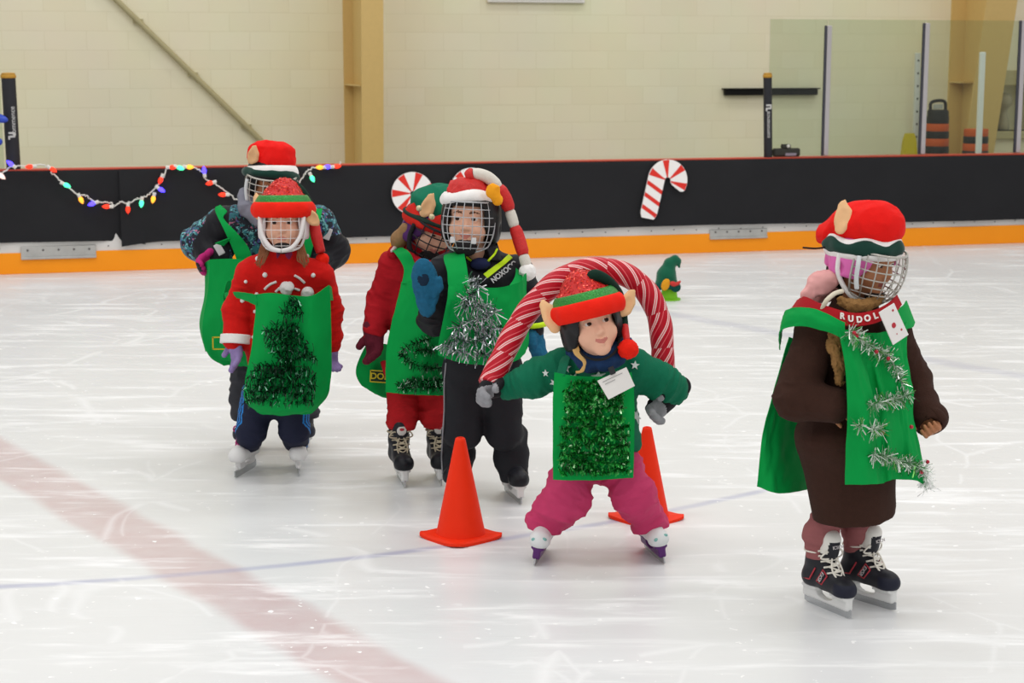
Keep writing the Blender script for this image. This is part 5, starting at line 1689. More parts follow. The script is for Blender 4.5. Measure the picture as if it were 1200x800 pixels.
def girl_red():
    Y0 = 6.51
    def K(px, py, dy=0): return P(px, py, Y0 + dy)
    sk1 = Frame(G(288, 553), yaw=-14, scale=.92); sk2 = Frame(G(349, 551), yaw=10, scale=.92)
    fr = Frame(K(332, 263, -.03), yaw=3, pitch=-4, roll=0, scale=.98)
    J = dict(shl=K(296, 322, .0), shr=K(372, 322, .0), ell=K(279, 365, .0), elr=K(385, 364, .02), wrl=K(276, 398, -.05), wrr=K(388, 402, .0),
             hipl=K(303, 465, .02), hipr=K(343, 465, .02), knl=K(294, 506, -.02), knr=K(345, 504, -.02), anl=sk1(0, .045, .15), anr=sk2(0, .045, .15), toel=sk1(0, -1, 0) - sk1.o, toer=sk2(0, -1, 0) - sk2.o)
    h1f = dirframe(K(276, 399, -.05), K(278, 427, -.08) - K(276, 399, -.05), np.array([.9, .6, 0]), 1.02)
    h2f = dirframe(K(387, 404, .0), K(389, 430, -.02) - K(387, 404, .0), np.array([-.9, .6, 0]), .95)
    hd1 = hand_sdf((.18, .22, .26, .3), .12); hd2 = hand_sdf((.3, .35, .35, .4), .1)
    b = body(G(320, 555), 'girl in red pompom sweater with lavender gloves and a dark tinsel tree on green vest', fr, J, None, (xf(hd1, h1f), xf(hd2, h2f)), .0036, .92,
             dict(smile=-.1, mouth=.0035), 'children in elf costumes')
    M_hair = mat('hair_brown', '7a4a2c', .6, var=.3, vscale=100)
    for sx in (-1, 1):
        mb = MB()
        for k in range(11):
            o = (k - 5) * .0030; w = RNG.uniform(-.004, .004)
            mb.tube(smooth_path([fr(sx * .064 + o * .4, -.005, -.045), fr(sx * .070 + o + w, -.045, -.095), fr(sx * .080 + o * 1.2 - w, -.078, -.135), fr(sx * .086 + o * 1.0 + w, -.090, -.165 - abs(5 - k) * -.004)], 5), .0050, 6, r2=.0015)
        mb.build('pigtail', M_hair, b, smooth=True)
    mb = MB()
    for k in range(13):
        t = (k - 6) / 6
        mb.tube(smooth_path([fr(t * .045, -.050, .07), fr(t * .050, -.076, .05), fr(t * .052 + .003, -.080, .034 + .006 * abs(t))], 4), .0058, 6, r2=.003)
    mb.build('fringe', M_hair, b, smooth=True)
    helmet(fr, b, mat('helmet_white', 'dcd3d6', .35, var=.03), front=.048, low=-.058, hole=.062)
    M_cw = mat('cage_white', 'dcd8d6', .35, var=.02)
    cage(fr, b, M_cw, rx=.092, ry=.118, rz=.105, c=(0, 0, -.012), az=(-72, 72, 7), el=(-58, 33, 6), r=.0013, rim=.0050)
    # white cheek bars of the guard
    mb = MB()
    for sx in (-1, 1):
        mb.tube(smooth_path([fr(sx * .084, -.058, .040), fr(sx * .080, -.083, .0), fr(sx * .070, -.092, -.045), fr(sx * .040, -.105, -.085), fr(sx * .0, -.112, -.098)], 6), .0085, 8)
    mb.build('guard_frame', M_cw, b, smooth=True)
    chin_cup(fr, b, mat('strap_black', '1c1a1b'), z=-.088, y=-.066)
    ears = [(K(303, 252, -.06), K(300, 226, .0), np.array([-.6, -1, 0]), .050), (K(363, 250, -.06), K(373, 264, -.04), np.array([.5, -1, .1]), .045)]
    tail = ([K(333, 219, .02), K(340, 217, .03), K(351, 225, .03), K(361, 240, .03), K(367, 258, .02), K(371, 278, .0), K(376, 296, -.01)], [.026, .027, .025, .022, .020, .022, .018])
    sequin_hat(fr, b, ears, tail, z0=.028, z1=.088, a=.112, bb=.124, apex=(.006, .03, .125), tailsplit=.66, pom=K(378, 304, .0), pomr=.025)
    # neck warmer
    sculpt('neck_warmer', su(.02, conic(K(332, 305, -.0), K(332, 288, -.01), .060, .055), ball(K(332, 300, -.03), .05)).wrinkle(.004, 30), mat('warmer_dark', '33283c', .85, var=.5, vscale=28, col2='a02a5e'), b, .005)
    # sweater
    ax = J['shr'] - J['shl']; mid = (J['shl'] + J['shr']) / 2
    torso = su(.06, conic(K(326, 466, .02), K(328, 400, .0), .122, .122, ax, .80), conic(K(328, 410, .0), K(331, 312, .0), .122, .100, ax, .80), cap(J['shl'], J['shr'], .062), cap(mid, K(332, 297, .0), .075))
    s1 = chain([J['shl'], J['ell'], J['wrl']], [.064, .060, .050], .02).wrinkle(.006, 26, J['wrl'] - J['shl'], .3, 2)
    s2 = chain([J['shr'], J['elr'], J['wrr']], [.060, .054, .046], .02).wrinkle(.006, 26, J['wrr'] - J['shr'], .3, 5)
    sw = su(.02, torso.wrinkle(.006, 12, (0, 0, 1), .4, 8), s1, s2)
    sw = cut(sw, K(326, 468, .02), (0, 0, -1), .005)
    sw = sub(sw, ball(K(332, 288, -.02), .05), .01)
    sculpt('sweater', sw, M_knit_red, b, .0052)
    M_pm = mat('pompom_white', 'e4e0dd', .95, var=.05, bump=.4, bscale=150)
    for x, y, r in ((302, 303, .010), (310.5, 322, .010), (367, 322.5, .009), (301, 345, .009), (299, 365, .008), (297, 395, .008), (313, 434, .009), (284, 352, .009), (360, 300, .008), (288, 330, .007), (293, 452, .008)):
        p, n = surf_hit(x, y, sw, Y0 - .6)
        if p is None: continue
        add_ball('pompom', p, r, M_pm, b)
    for x, y, r in ((336.5, 337.5, .028), (360, 343, .027)):
        p, n = surf_hit(x, y, sw, Y0 - .6); sculpt('pompom', ball(p - n * .004, r).wrinkle(.003, 60), M_pm, b, .005)
    for pth in ([(310, 339), (316, 333.5), (324, 330)], [(345, 322.5), (351, 326), (357, 331.5)], [(323, 342), (328, 337)], [(345, 338), (351, 340)]):
        MB().tube(smooth_path([surf_hit(x, y, sw, Y0 - .6)[0] for x, y in pth], 5), .0052, 6).build('yarn_line', M_pm, b, smooth=True)
    sculpt('cuff', conic(K(276.5, 393, -.045), K(276, 402, -.052), .056, .057).grow(.003), M_pm, b, .004)
    MB().tube(smooth_path([K(388, 350, .06), K(390, 368, .05), K(390, 388, .04)], 6), .012, 8).build('sleeve_trim', mat('trim_red_fluff', 'c21a1f', .9, var=.2, bump=.5), b, smooth=True)
    M_gl = mat('glove_lavender', '8f7cae', .85, var=.12, vscale=40, bump=.3)
    for hf, hd in ((h1f, hd1), (h2f, hd2)):
        sculpt('glove', su(.006, xf(hd.grow(.004), hf), chain([hf(0, 0, -.03), hf(0, 0, .03)], [.031, .029], .01)), M_gl, b, .004)
    # trousers with side stripes
    M_nv = mat('pants_navy', '1c2036', .75, var=.12, bump=.15)
    L1, L2 = trouser_legs(J, (sk1, sk2), [.074, .057, .046], 4, .004, .092, cuff=(0, .028, .105))
    pants = su(.03, ell(K(326, 462, .02), (.115, .095, .09)), L1, L2)
    def pm(c):
        m = np.zeros(len(c), int)
        for s, sk, sg in (('l', sk1, -1), ('r', sk2, 1)):
            a, k_, an = J['hip' + s], J['kn' + s], sk(0, .03, .14)
            t = np.clip((a[2] - c[:, 2]) / (a[2] - an[2]), 0, 1)
            xc = np.interp(t, [0, (a[2] - k_[2]) / (a[2] - an[2]), 1], [a[0], k_[0], an[0]]); yc = np.interp(t, [0, .5, 1], [a[1], k_[1], an[1]])
            ang = np.degrees(np.arctan2((c[:, 1] - yc), sg * (c[:, 0] - xc)))
            near = np.abs(c[:, 0] - xc) < .11
            w = near & (sg * (c[:, 0] - xc) > 0) & (np.abs(((ang + 34) % 15) - 7.5) < 4.2) & (ang > -49) & (ang < -4) & (c[:, 2] < a[2] + .06)
            m[w] = 1
        return m
    sculpt('trousers', pants, [M_nv, mat('stripe_blue', '1f78c4', .6, var=.05)], b, .0042, pm)
    M_fw = mat('figure_white', 'dfdedd', .4, var=.04); M_pl = mat('lace_pink', 'b23a78', .8, var=.15)
    for s_ in (sk1, sk2):
        skate(s_, b, M_fw, M_fw, M_trim_w, M_pl, fig=True, tongue=False, m_holder=M_fw)
    # green bag vest
    def V(x, y, e=0): return K(x, y, -.20 + e)
    rows = [[V(299, 345, .03), V(318, 343), V(344, 346, -.015), V(366, 346, -.01), V(385, 334, .05)],
            [V(298, 372, .02), V(318, 372, -.01), V(344, 374, -.02), V(366, 374, -.01), V(387, 370, .05)],
            [V(294, 410, .01), V(315, 412, -.02), V(340, 413, -.03), V(366, 412, -.02), V(388, 410, .05)],
            [V(287, 446, .01), V(312, 452, -.03), V(338, 454, -.04), V(364, 452, -.025), V(387, 446, .04)],
            [V(286, 468, .03), V(308, 476, -.01), V(336, 479, -.03), V(363, 477, -.01), V(383, 464, .05)],
            [V(301, 484, .05), V(315, 485.5, .03), V(334, 486, .02), V(354, 485.5, .03), V(366, 484, .05)]]
    sheet('vest', rows, M_vest, b, 8, 8, .0025, .004, (7, 4), 21)
    sheet('vest_flap', [[K(263, 343, .04), K(280, 342, -.10), K(300, 345, -.175)], [K(264, 349, .05), K(282, 350, -.09), K(301, 358, -.178)]], M_vest, b, 6, 5, .0025, .002, (5, 2), 3)
    sheet('vest_back', [[K(262, 345, .10), K(266, 330, .14), K(276, 330, .16)], [K(262, 360, .13), K(275, 365, .15), K(290, 365, .16)]], M_vest, b, 6, 5, .0025)
    sheet('vest_flap', [[K(385, 334, -.15), K(388, 336, -.05), K(390, 340, .06)], [K(387, 352, -.15), K(390, 352, -.05), K(391, 352, .06)]], M_vest, b, 5, 5, .0025)
    rws = [(352, 338, 350), (359, 333, 352), (367, 330, 356), (381, 318, 350), (388, 310, 352), (395, 308, 356), (403, 310, 362), (411, 318, 368), (419, 326, 372), (430, 298, 345), (435, 294, 366), (443, 290, 370), (452, 288, 370), (460, 287, 369), (468, 288, 367)]
    paths = []
    for y, x0, x1 in rws:
        xs = np.linspace(x0, x1, 6); paths.append([V(x, y + RNG.uniform(-2, 2), -.032 - .012 * math.sin((x - 288) / 100 * PI) + (.012 if y > 462 else 0)) for x in xs])
    tinsel('tinsel', paths, M_tinsel_dark, b, 900, .026, .0035, flat=(0, -1, .1))
    return b
girl_red()
# ================================================================== CHILD IN THE PATTERNED JACKET (left back)
def print_fabric():
    m = bpy.data.materials.new('jacket_print'); m.use_nodes = True
    nt = m.node_tree; b = nt.nodes['Principled BSDF']; L = nt.links.new; N = nt.nodes.new
    tc = N('ShaderNodeTexCoord')
    def layer(scale, thr, col, base, seed):
        v = N('ShaderNodeTexNoise'); v.inputs['Scale'].default_value = scale; v.inputs['Detail'].default_value = 2; v.inputs['Distortion'].default_value = 1.6
        mp = N('ShaderNodeMapping'); mp.inputs['Location'].default_value = (seed, seed * 2, 0); L(tc.outputs['Object'], mp.inputs['Vector']); L(mp.outputs[0], v.inputs['Vector'])
        r = N('ShaderNodeMath'); r.operation = 'GREATER_THAN'; r.inputs[1].default_value = thr; L(v.outputs['Fac'], r.inputs[0])
        mx = N('ShaderNodeMix'); mx.data_type = 'RGBA'; L(r.outputs[0], mx.inputs['Factor'])
        if isinstance(base, tuple): mx.inputs['A'].default_value = base
        else: L(base, mx.inputs['A'])
        mx.inputs['B'].default_value = lin(col)
        return mx.outputs['Result']
    c = layer(30, .55, '2f6f78', lin('1d212e'), 1.0)
    c = layer(36, .60, '6fb0b4', c, 4.0)
    c = layer(28, .63, '4a4a86', c, 8.0)
    c = layer(33, .67, 'b06a86', c, 12.0)
    L(c, b.inputs['Base Color']); b.inputs['Roughness'].default_value = .6; b.inputs['Specular IOR Level'].default_value = .25
    return m

def child_jacket():
    Y0 = 6.98
    def K(px, py, dy=0): return P(px, py, Y0 + dy)
    sk1 = Frame(G(290, 528), yaw=-6, scale=.98); sk2 = Frame(G(358, 525), yaw=10, scale=.98)
    fr = Frame(K(317, 216, -.02), yaw=16, pitch=10, roll=3, scale=1.03)
    J = dict(shl=K(266, 262, .0), shr=K(372, 262, .03), ell=K(233, 284, .06), elr=K(389, 292, .08), wrl=K(258, 301, -.06), wrr=K(366, 318, -.04),
             hipl=K(297, 410, .02), hipr=K(336, 410, .02), knl=K(291, 465, -.02), knr=K(345, 465, -.02), anl=sk1(0, .045, .15), anr=sk2(0, .045, .15), toel=sk1(0, -1, 0) - sk1.o, toer=sk2(0, -1, 0) - sk2.o)
    h1f = dirframe(K(253, 300, -.05), K(232, 311, -.10) - K(253, 300, -.05), np.array([.1, .9, .5]), 1.05)
    h2f = dirframe(K(366, 318, -.04), K(350, 330, -.06) - K(366, 318, -.04), np.array([0, 1, .3]), 1.0)
    hd1 = hand_sdf((.5, .55, .6, .65), .1); hd2 = hand_sdf((.5, .5, .5, .5), .1)
    b = body(G(318, 527), 'tall child at left back in a patterned winter jacket, hands on hips, santa elf hat', fr, J, (M_skin_d, M_lips_d, M_brow_d), (xf(hd1, h1f), xf(hd2, h2f)), .005, 1.0, dict(look=(0, -.3)), 'children in elf costumes')
    hair = su(.02, ell((-.01, .03, .0), (.086, .09, .10)), ell((-.055, .03, -.06), (.04, .05, .05)))
    hair = sub(hair, rbox((0, -.10, -.03), (.064, .10, .085), rd=.02), .01)
    sculpt('hair', xf(hair, fr), mat('hair_dark', '1d1512'), b, .005)
    helmet(fr, b, M_black_shell, front=.040, low=-.06)
    cage(fr, b, M_cage, rx=.104, ry=.132, rz=.118, c=(0, 0, -.008), az=(-80, 80, 10), el=(-60, 26, 8), r=.0021, rim=.0040)
    chin_cup(fr, b, mat('strap_black', '1c1a1b'), z=-.092, y=-.058)
    MB().tube(smooth_path([fr(-.098, -.045, .03), fr(-.102, -.05, -.01), fr(-.096, -.056, -.055)], 5), .008, 8).build('cage_strap', mat('clear_strap', 'cfd3d4'), b, smooth=True)
    hf_ = Frame(fr.o, yaw=16, pitch=-4, roll=7, scale=1.03)
    dome = su(.035, ell((0, .01, .09), (.092, .105, .070)), ell((-.058, .01, .128), (.042, .06, .034)), ell((.015, -.01, .135), (.07, .07, .034)))
    dome = cut(dome, (0, 0, .045), (0, 0, -1), .01).wrinkle(.005, 16, seed=5)
    hat = sculpt('hat', xf(dome, hf_), M_red_plush, b, .005)
    band('brim', hf_, .094, .112, .020, lambda t: .072 + .010 * math.sin(t + .3), M_white_plush, hat, bulge=.014, lump=.002)
    band('brim', hf_, .104, .122, .024, lambda t: .056 + .004 * math.sin(t * 3), M_dkgreen, hat, bulge=.010, lump=.002)
    ear_on(xf(dome, hf_), Y0, (295, 188), (300, 171), .048, M_earfelt, hat, back=-.035)
    # jacket
    M_pr = print_fabric(); M_jk = mat('jacket_black', '17171d', .6, var=.1)
    ax = J['shr'] - J['shl']; mid = (J['shl'] + J['shr']) / 2
    torso = su(.06, conic(K(318, 410, .02), mid + np.array([0, 0, -.03]), .14, .135, ax, .8), cap(J['shl'], J['shr'], .07), cap(mid, K(316, 240, .0), .085)).wrinkle(.008, 12, (0, 0, 1), .4, 3)
    s1 = chain([J['shl'], J['ell'], J['wrl']], [.075, .070, .052], .03).wrinkle(.009, 20, J['ell'] - J['shl'], .4, 2)
    s2 = chain([J['shr'], J['elr'], J['wrr']], [.072, .066, .052], .03).wrinkle(.008, 20, J['elr'] - J['shr'], .4, 5)
    jk = su(.025, torso, s1, s2)
    jk = sub(jk, ball(K(318, 233, -.03), .075), .01)
    jk = cut(jk, K(318, 412, .02), (0, 0, -1), .005)
    zc = K(300, 283)[2]
    def jm(c):
        m = np.zeros(len(c), int)
        px = 600 + FPX * c[:, 0] / (c[:, 1] * cp)  # only to name the side
        low1 = (c[:, 0] < J['shl'][0] + .02) & ((c - J['wrl']) @ (J['ell'] - J['wrl']) / ((J['ell'] - J['wrl']) @ (J['ell'] - J['wrl'])) < .62) & (c[:, 1] < J['ell'][1] + .01)
        low2 = (c[:, 0] > J['shr'][0] - .03) & (c[:, 2] < J['shr'][2] - .045)
        m[low1 | low2] = 1
        return m
    sculpt('jacket', jk, [M_pr, M_jk], b, .0055, jm)
    sculpt('collar', su(.02, chain([K(288, 228, -.04), K(290, 243, -.08), K(303, 258, -.11)], [.03, .034, .028], .02), chain([K(288, 230, .04), K(318, 228, .10), K(346, 236, .06)], [.035, .04, .035], .02)).wrinkle(.004, 25), mat('collar_grey', '7c7c88', .8, var=.1), b, .005)
    for c, r in ((K(257, 292, -.155), -.5), (K(384, 274, -.02), .35)):
        MB().box(c, (.014, .004, .024), rot('y', r), bev=.002).build('sleeve_patch', mat('patch_white', 'c9c9cb', .5), b)
    M_mag = mat('glove_magenta', 'b3206e', .8, var=.12)
    for hf, hd in ((h1f, hd1), (h2f, hd2)):
        sculpt('glove', su(.006, xf(hd.grow(.007), hf), chain([hf(0, 0, -.05), hf(0, 0, .03)], [.036, .034], .01)), [M_mag, M_jk], b, .005, lambda c, hf=hf: (hf.inv(c)[:, 2] < -.012).astype(int) | (hf.inv(c)[:, 2] > .098).astype(int))
    # trousers, skates
    M_gp = mat('pants_charcoal', '34353b', .75, var=.12, bump=.15)
    L1, L2 = trouser_legs(J, (sk1, sk2), [.092, .078, .068], 9, .008, .13)
    sculpt('trousers', su(.03, ell(K(317, 408, .02), (.125, .10, .09)), L1, L2), M_gp, b, .006)
    for s_ in (sk1, sk2):
        skate(s_, b, M_skate_k, M_toe_k, mat('trim_pink', 'd0607f', .8), None, tongue=False, h=.005, trim_z=.19)
    # green bag vest
    sheet('vest_strap', [[K(258, 240, -.06), K(266, 247, -.11)], [K(252, 246, -.10), K(262, 256, -.135)], [K(262, 268, -.16), K(277, 272, -.165)], [K(272, 290, -.17), K(290, 288, -.17)], [K(278, 306, -.175), K(296, 304, -.18)]], M_vest, b, 5, 8, .003, .002, (3, 4), 4)
    sheet('vest_strap', [[K(366, 245, -.06), K(378, 244, -.03)], [K(361, 262, -.13), K(374, 262, -.12)], [K(352, 290, -.17), K(366, 292, -.16)], [K(345, 306, -.18), K(362, 306, -.17)]], M_vest, b, 5, 8, .003, .002, (3, 4), 5)
    sheet('vest_flap', [[K(262, 288, -.17), K(270, 280, -.175)], [K(252, 285, -.19), K(268, 279, -.19)]], M_vest, b, 4, 4, .003)
    def V(x, y, e=0): return K(x, y, -.19 + e)
    rows = [[V(246, 304, .0), V(270, 303, -.02), V(300, 304, -.04), V(335, 304, -.04), V(372, 306, .0)],
            [V(244, 340, .0), V(270, 342, -.04), V(300, 342, -.06), V(335, 342, -.05), V(376, 342, .0)],
            [V(238, 376, .0), V(268, 380, -.05), V(300, 382, -.07), V(335, 380, -.06), V(380, 378, .0)],
            [V(243, 412, .02), V(268, 414, -.02), V(300, 416, -.04), V(335, 414, -.03), V(378, 412, .02)],
            [V(263, 427, .05), V(280, 428, .03), V(305, 429, .02), V(335, 428, .03), V(360, 427, .05)]]
    sheet('vest', rows, M_vest, b, 8, 8, .0025, .006, (7, 3), 31)
    sheet('vest_side', [[K(240, 308, -.10), K(246, 304, -.185)], [K(240, 345, -.08), K(245, 340, -.185)], [K(234, 380, -.06), K(239, 376, -.185)], [K(241, 412, -.08), K(244, 410, -.165)]], M_vest, b, 4, 8, .0025)
    yl = mat('print_yellow', 'c8b52a', .6, var=.05)
    mb = MB()
    c = V(258, 402, -.045); 
    for dx, dz, hx, hz in ((0, .024, .03, .0025), (0, -.024, .03, .0025), (-.029, 0, .0025, .025), (.029, 0, .0025, .025)):
        mb.box(c + np.array([dx, -.012 * (dx > 0), dz]), (hx, .0012, hz))
    mb.build('print_frame', yl, b)
    return b
child_jacket()
# ================================================================== CHILD IN THE RED HOODIE (behind)
def child_hoodie():
    Y0 = 6.45
    def K(px, py, dy=0): return P(px, py, Y0 + dy)
    sk1 = Frame(G(470, 564), yaw=12, scale=.98); sk2 = Frame(G(514, 562), yaw=8, scale=.98)
    fr = Frame(K(505, 268, -.03), yaw=34, pitch=24, roll=12, scale=1.0)
    J = dict(shl=K(463, 312, .02), shr=K(523, 314, .02), ell=K(448, 350, .03), elr=K(526, 360, .08), wrl=K(438, 388, -.04), wrr=K(520, 400, .04),
             hipl=K(473, 445, .02), hipr=K(512, 445, .02), knl=K(472, 492, -.03), knr=K(512, 490, -.02), anl=sk1(0, .045, .15), anr=sk2(0, .045, .15), toel=sk1(0, -1, 0) - sk1.o, toer=sk2(0, -1, 0) - sk2.o)
    h1f = dirframe(K(438, 389, -.04), K(440, 420, -.07) - K(438, 389, -.04), np.array([.7, .8, 0]), 1.06)
    h2f = dirframe(K(520, 402, .04), K(518, 428, .03) - K(520, 402, .04), np.array([-.7, .8, 0]), 1.0)
    hd1 = hand_sdf((.3, .35, .4, .45), .08); hd2 = hand_sdf((.3, .35, .4, .45), .08)
    b = body(G(490, 563), 'child in red hoodie with green elf hat, head bowed, behind the santa hat boy', fr, J, None, (xf(hd1, h1f), xf(hd2, h2f)), .0045, .95, dict(look=(0, -.3), eye_open=.7), 'children in elf costumes')
    M_bl = mat('hair_ashblond', '8d6c48', .6, var=.25, vscale=100)
    sculpt('hair', su(.02, chain([fr(-.075, .03, -.03), fr(-.085, .045, -.085), K(463, 308, .05)], [.030, .028, .016], .02), chain([fr(-.02, .085, -.04), K(470, 300, .09)], [.045, .03], .02)), M_bl, b, .005)
    helmet(fr, b, mat('helmet_purple', '4b2460', .4, var=.25, vscale=30), front=.040, low=-.07)
    M_dkc = mat('cage_dark', '2a282b', .4, metal=.4)
    cage(fr, b, M_dkc, rx=.098, ry=.126, rz=.118, c=(0, 0, -.010), az=(-80, 80, 8), el=(-62, 26, 7), r=.0024, rim=.0050)
    chin_cup(fr, b, mat('strap_black', '1c1a1b'), z=-.088, y=-.066, r=(.044, .032, .034))
    MB().tube(smooth_path([fr(-.096, -.03, .02), fr(-.098, -.035, -.03), fr(-.085, -.055, -.075), fr(-.05, -.085, -.10)], 6), .009, 8).build('cage_strap', mat('strap_black', '1c1a1b'), b, smooth=True)
    # green elf hat with a red zigzag brim
    M_gp = mat('green_plush', '0c6a4e', .9, var=.10, bump=.25, bscale=300)
    hf_ = Frame(fr.o, yaw=34, pitch=12, roll=14, scale=1.0)
    dome = su(.04, ell((0, .012, .085), (.100, .114, .074)), ell((.03, .0, .135), (.066, .075, .038)))
    dome = cut(dome, (0, 0, .03), (0, 0, -1), .01).wrinkle(.004, 15, seed=8)
    hat = sculpt('hat', xf(dome, hf_), M_gp, b, .0048)
    band('brim', hf_, .100, .116, .0, lambda t: .058 + .022 * (abs(((t * 5 / PI + .5) % 2) - 1) * 2 - 1), mat('brim_red', 'c4251c', .9, var=.08), hat, bulge=.010, n=100)
    band('brim_stripe', hf_, .104, .120, .024, .046, mat('brim_dark', '22332c', .9), hat, bulge=.009)
    ear_on(su(.01, xf(dome, hf_), xf(ell((0, .012, .03), (.106, .122, .045)), hf_)), Y0, (498, 250), (508, 227), .050, M_earfelt, hat, lift=.03, back=-.03)
    for x, y in ((491, 244), (506, 254)):
        add_ball('bell', K(x, y, -.165), .0115, mat('bell_cream', 'cbbf9a', .35, metal=.4), hat)
    # hoodie
    M_h = mat('hoodie_red', 'a3101c', .9, var=.10, vscale=30, bump=.3, bscale=260)
    ax = J['shr'] - J['shl']; mid = (J['shl'] + J['shr']) / 2
    torso = su(.06, conic(K(492, 455, .02), mid + np.array([0, 0, -.03]), .120, .112, ax, .8), cap(J['shl'], J['shr'], .060), cap(mid, K(500, 292, .0), .075)).wrinkle(.006, 14, (0, 0, 1), .4, 3)
    s1 = chain([J['shl'], J['ell'], J['wrl']], [.062, .056, .044], .02).wrinkle(.007, 26, J['ell'] - J['shl'], .35, 2)
    s2 = chain([J['shr'], J['elr'], J['wrr']], [.060, .054, .044], .02).wrinkle(.007, 26, J['elr'] - J['shr'], .35, 5)
    hd_ = su(.025, torso, s1, s2)
    hd_ = cut(hd_, K(492, 470, .02), (0, 0, -1), .005)
    sculpt('hoodie', hd_, M_h, b, .0055)
    sculpt('hood', su(.02, chain([K(462, 296, -.02), K(474, 286, .02), K(490, 284, .06)], [.024, .034, .036], .02), chain([K(478, 300, -.09), K(494, 316, -.13), K(512, 312, -.12)], [.028, .03, .028], .02)).wrinkle(.004, 25), M_h, b, .005)
    sculpt('hood_lining', chain([K(459, 294, -.045), K(470, 283, -.01), K(483, 280, .03)], [.006, .012, .011], .01), mat('lining_grey', 'c9b3b0', .9), b, .0045)
    M_gv = mat('glove_maroon', '5a1526', .9, var=.35, vscale=70, bump=.4)
    for hf, hd in ((h1f, hd1), (h2f, hd2)):
        sculpt('glove', su(.006, xf(hd.grow(.007), hf), chain([hf(0, 0, -.012), hf(0, 0, .03)], [.042, .036], .01)), M_gv, b, .0045)
    # fleece trousers
    M_rp = mat('pants_red', 'b01a20', .9, var=.10, vscale=30, bump=.3, bscale=240)
    L1, L2 = trouser_legs(J, (sk1, sk2), [.068, .055, .047], 12, .0055, .205, 30, cuff=(0, .045, .235))
    sculpt('trousers', su(.03, ell(K(492, 440, .02), (.112, .092, .07)), L1, L2), M_rp, b, .005)
    M_lg = mat('lace_tan', 'b9ad96', .85, var=.1)
    def side(fr_, bo):
        sculpt('logo_patch', xf(su(.003, ell((0, -.032, .210), (.019, .006, .020))), fr_), mat('tongue_white', 'd4cfca', .7), bo, .004)
        sculpt('logo_patch', xf(ell((0, -.0375, .216), (.010, .003, .006)), fr_), mat('decal_red', 'b23a44'), bo, .003)
    for s_ in (sk1, sk2):
        skate(s_, b, M_skate_k, mat('toe_black', '1a1b20', .4), M_skate_k, M_lg, side=side, tz=.222)
    # green vest
    def V(x, y, e=0): return K(x, y, -.20 + e)
    rows = [[V(470, 330, .05), V(484, 330, .0), V(502, 330, -.01), V(514, 330, .0), V(526, 330, .05)],
            [V(464, 360, .03), V(482, 360, -.02), V(502, 360, -.03), V(516, 360, -.02), V(528, 360, .05)],
            [V(456, 395, .03), V(478, 395, -.03), V(502, 396, -.05), V(518, 396, -.03), V(530, 396, .04)],
            [V(453, 430, .03), V(477, 431, -.04), V(502, 432, -.06), V(518, 432, -.04), V(531, 432, .04)],
            [V(453, 459, .04), V(477, 462, -.03), V(502, 463, -.05), V(516, 463, -.03), V(529, 462, .03)]]
    sheet('vest', rows, M_vest, b, 8, 8, .0025, .005, (7, 3), 41)
    sheet('vest_strap', [[K(457, 293, .0), K(472, 290, -.06)], [K(463, 297, -.09), K(480, 296, -.135)], [K(473, 314, -.145), K(487, 312, -.15)], [K(471, 332, -.16), K(488, 332, -.205)]], M_vest, b, 5, 8, .003, .002, (3, 4), 4)
    sheet('vest_strap', [[K(520, 296, -.02), K(534, 300, .02)], [K(514, 310, -.14), K(530, 314, -.12)], [K(508, 332, -.205), K(532, 332, -.16)]], M_vest, b, 5, 8, .003, .002, (3, 4), 6)
    # rear half of the bag showing beside the glove
    bk = [[K(432, 398, .10), K(446, 402, .13), K(470, 405, .17)], [K(421, 420, .07), K(442, 425, .07), K(470, 425, .17)], [K(417, 437, .05), K(440, 442, .05), K(470, 445, .17)], [K(424, 452, .06), K(443, 460, .07), K(470, 464, .17)], [K(440, 461, .09), K(452, 466, .11), K(470, 468, .17)]]
    sheet('vest_back', bk, M_vest, b, 8, 8, .0025, .003, (5, 3), 7)
    yl = mat('print_yellow', 'c8b52a', .6, var=.05)
    c = K(446, 441, .015)
    o = MB().box(c, (.040, .002, .023), rot('y', .06), bev=.001).build('print_patch', mat('print_dark', '15301c', .6), b)
    mb = MB()
    for dx, dz, hx, hz in ((0, .022, .040, .002), (0, -.022, .040, .002), (-.039, 0, .002, .023), (.039, 0, .002, .023)):
        mb.box(c + np.array([dx, -.002, dz - dx * .06]), (hx, .0012, hz), rot('y', .06))
    mb.build('print_frame', yl, b)
    text_mesh('lettering', 'DOLL', .034, c + np.array([.004, -.004, 0]), (1, 0, -.06), (0, 0, 1), yl, b, .0008, .0008)
    MB().tube(smooth_path([K(449, 424, -.06), K(455, 442, -.10), K(462, 456, -.13)], 5), .012, 8).build('hoodie_tie', M_h, b, smooth=True)
    M_tg = island_mat('tinsel_mid_green', [('0a4a24', 0), ('11662f', .35), ('062f15', .6), ('2f8f52', .8), ('d5f3de', .93)], .25, .45)
    tinsel('tinsel', [[V(506, 396, -.07), V(494, 400, -.07), V(480, 404, -.06), V(471, 411, -.05), V(474, 419, -.05), V(484, 426, -.065), V(500, 430, -.08), V(520, 432, -.06)],
                      [V(466, 450, -.03), V(480, 447, -.055), V(500, 446, -.075), V(522, 446, -.05)], [V(466, 455, -.03), V(490, 453, -.06), V(522, 453, -.05)],
                      [V(498, 352, -.04), V(508, 358, -.05)], [V(484, 412, -.06), V(510, 410, -.07)]], M_tg, b, 1300, .022, .0032, flat=(0, -1, .1))
    return b
child_hoodie()
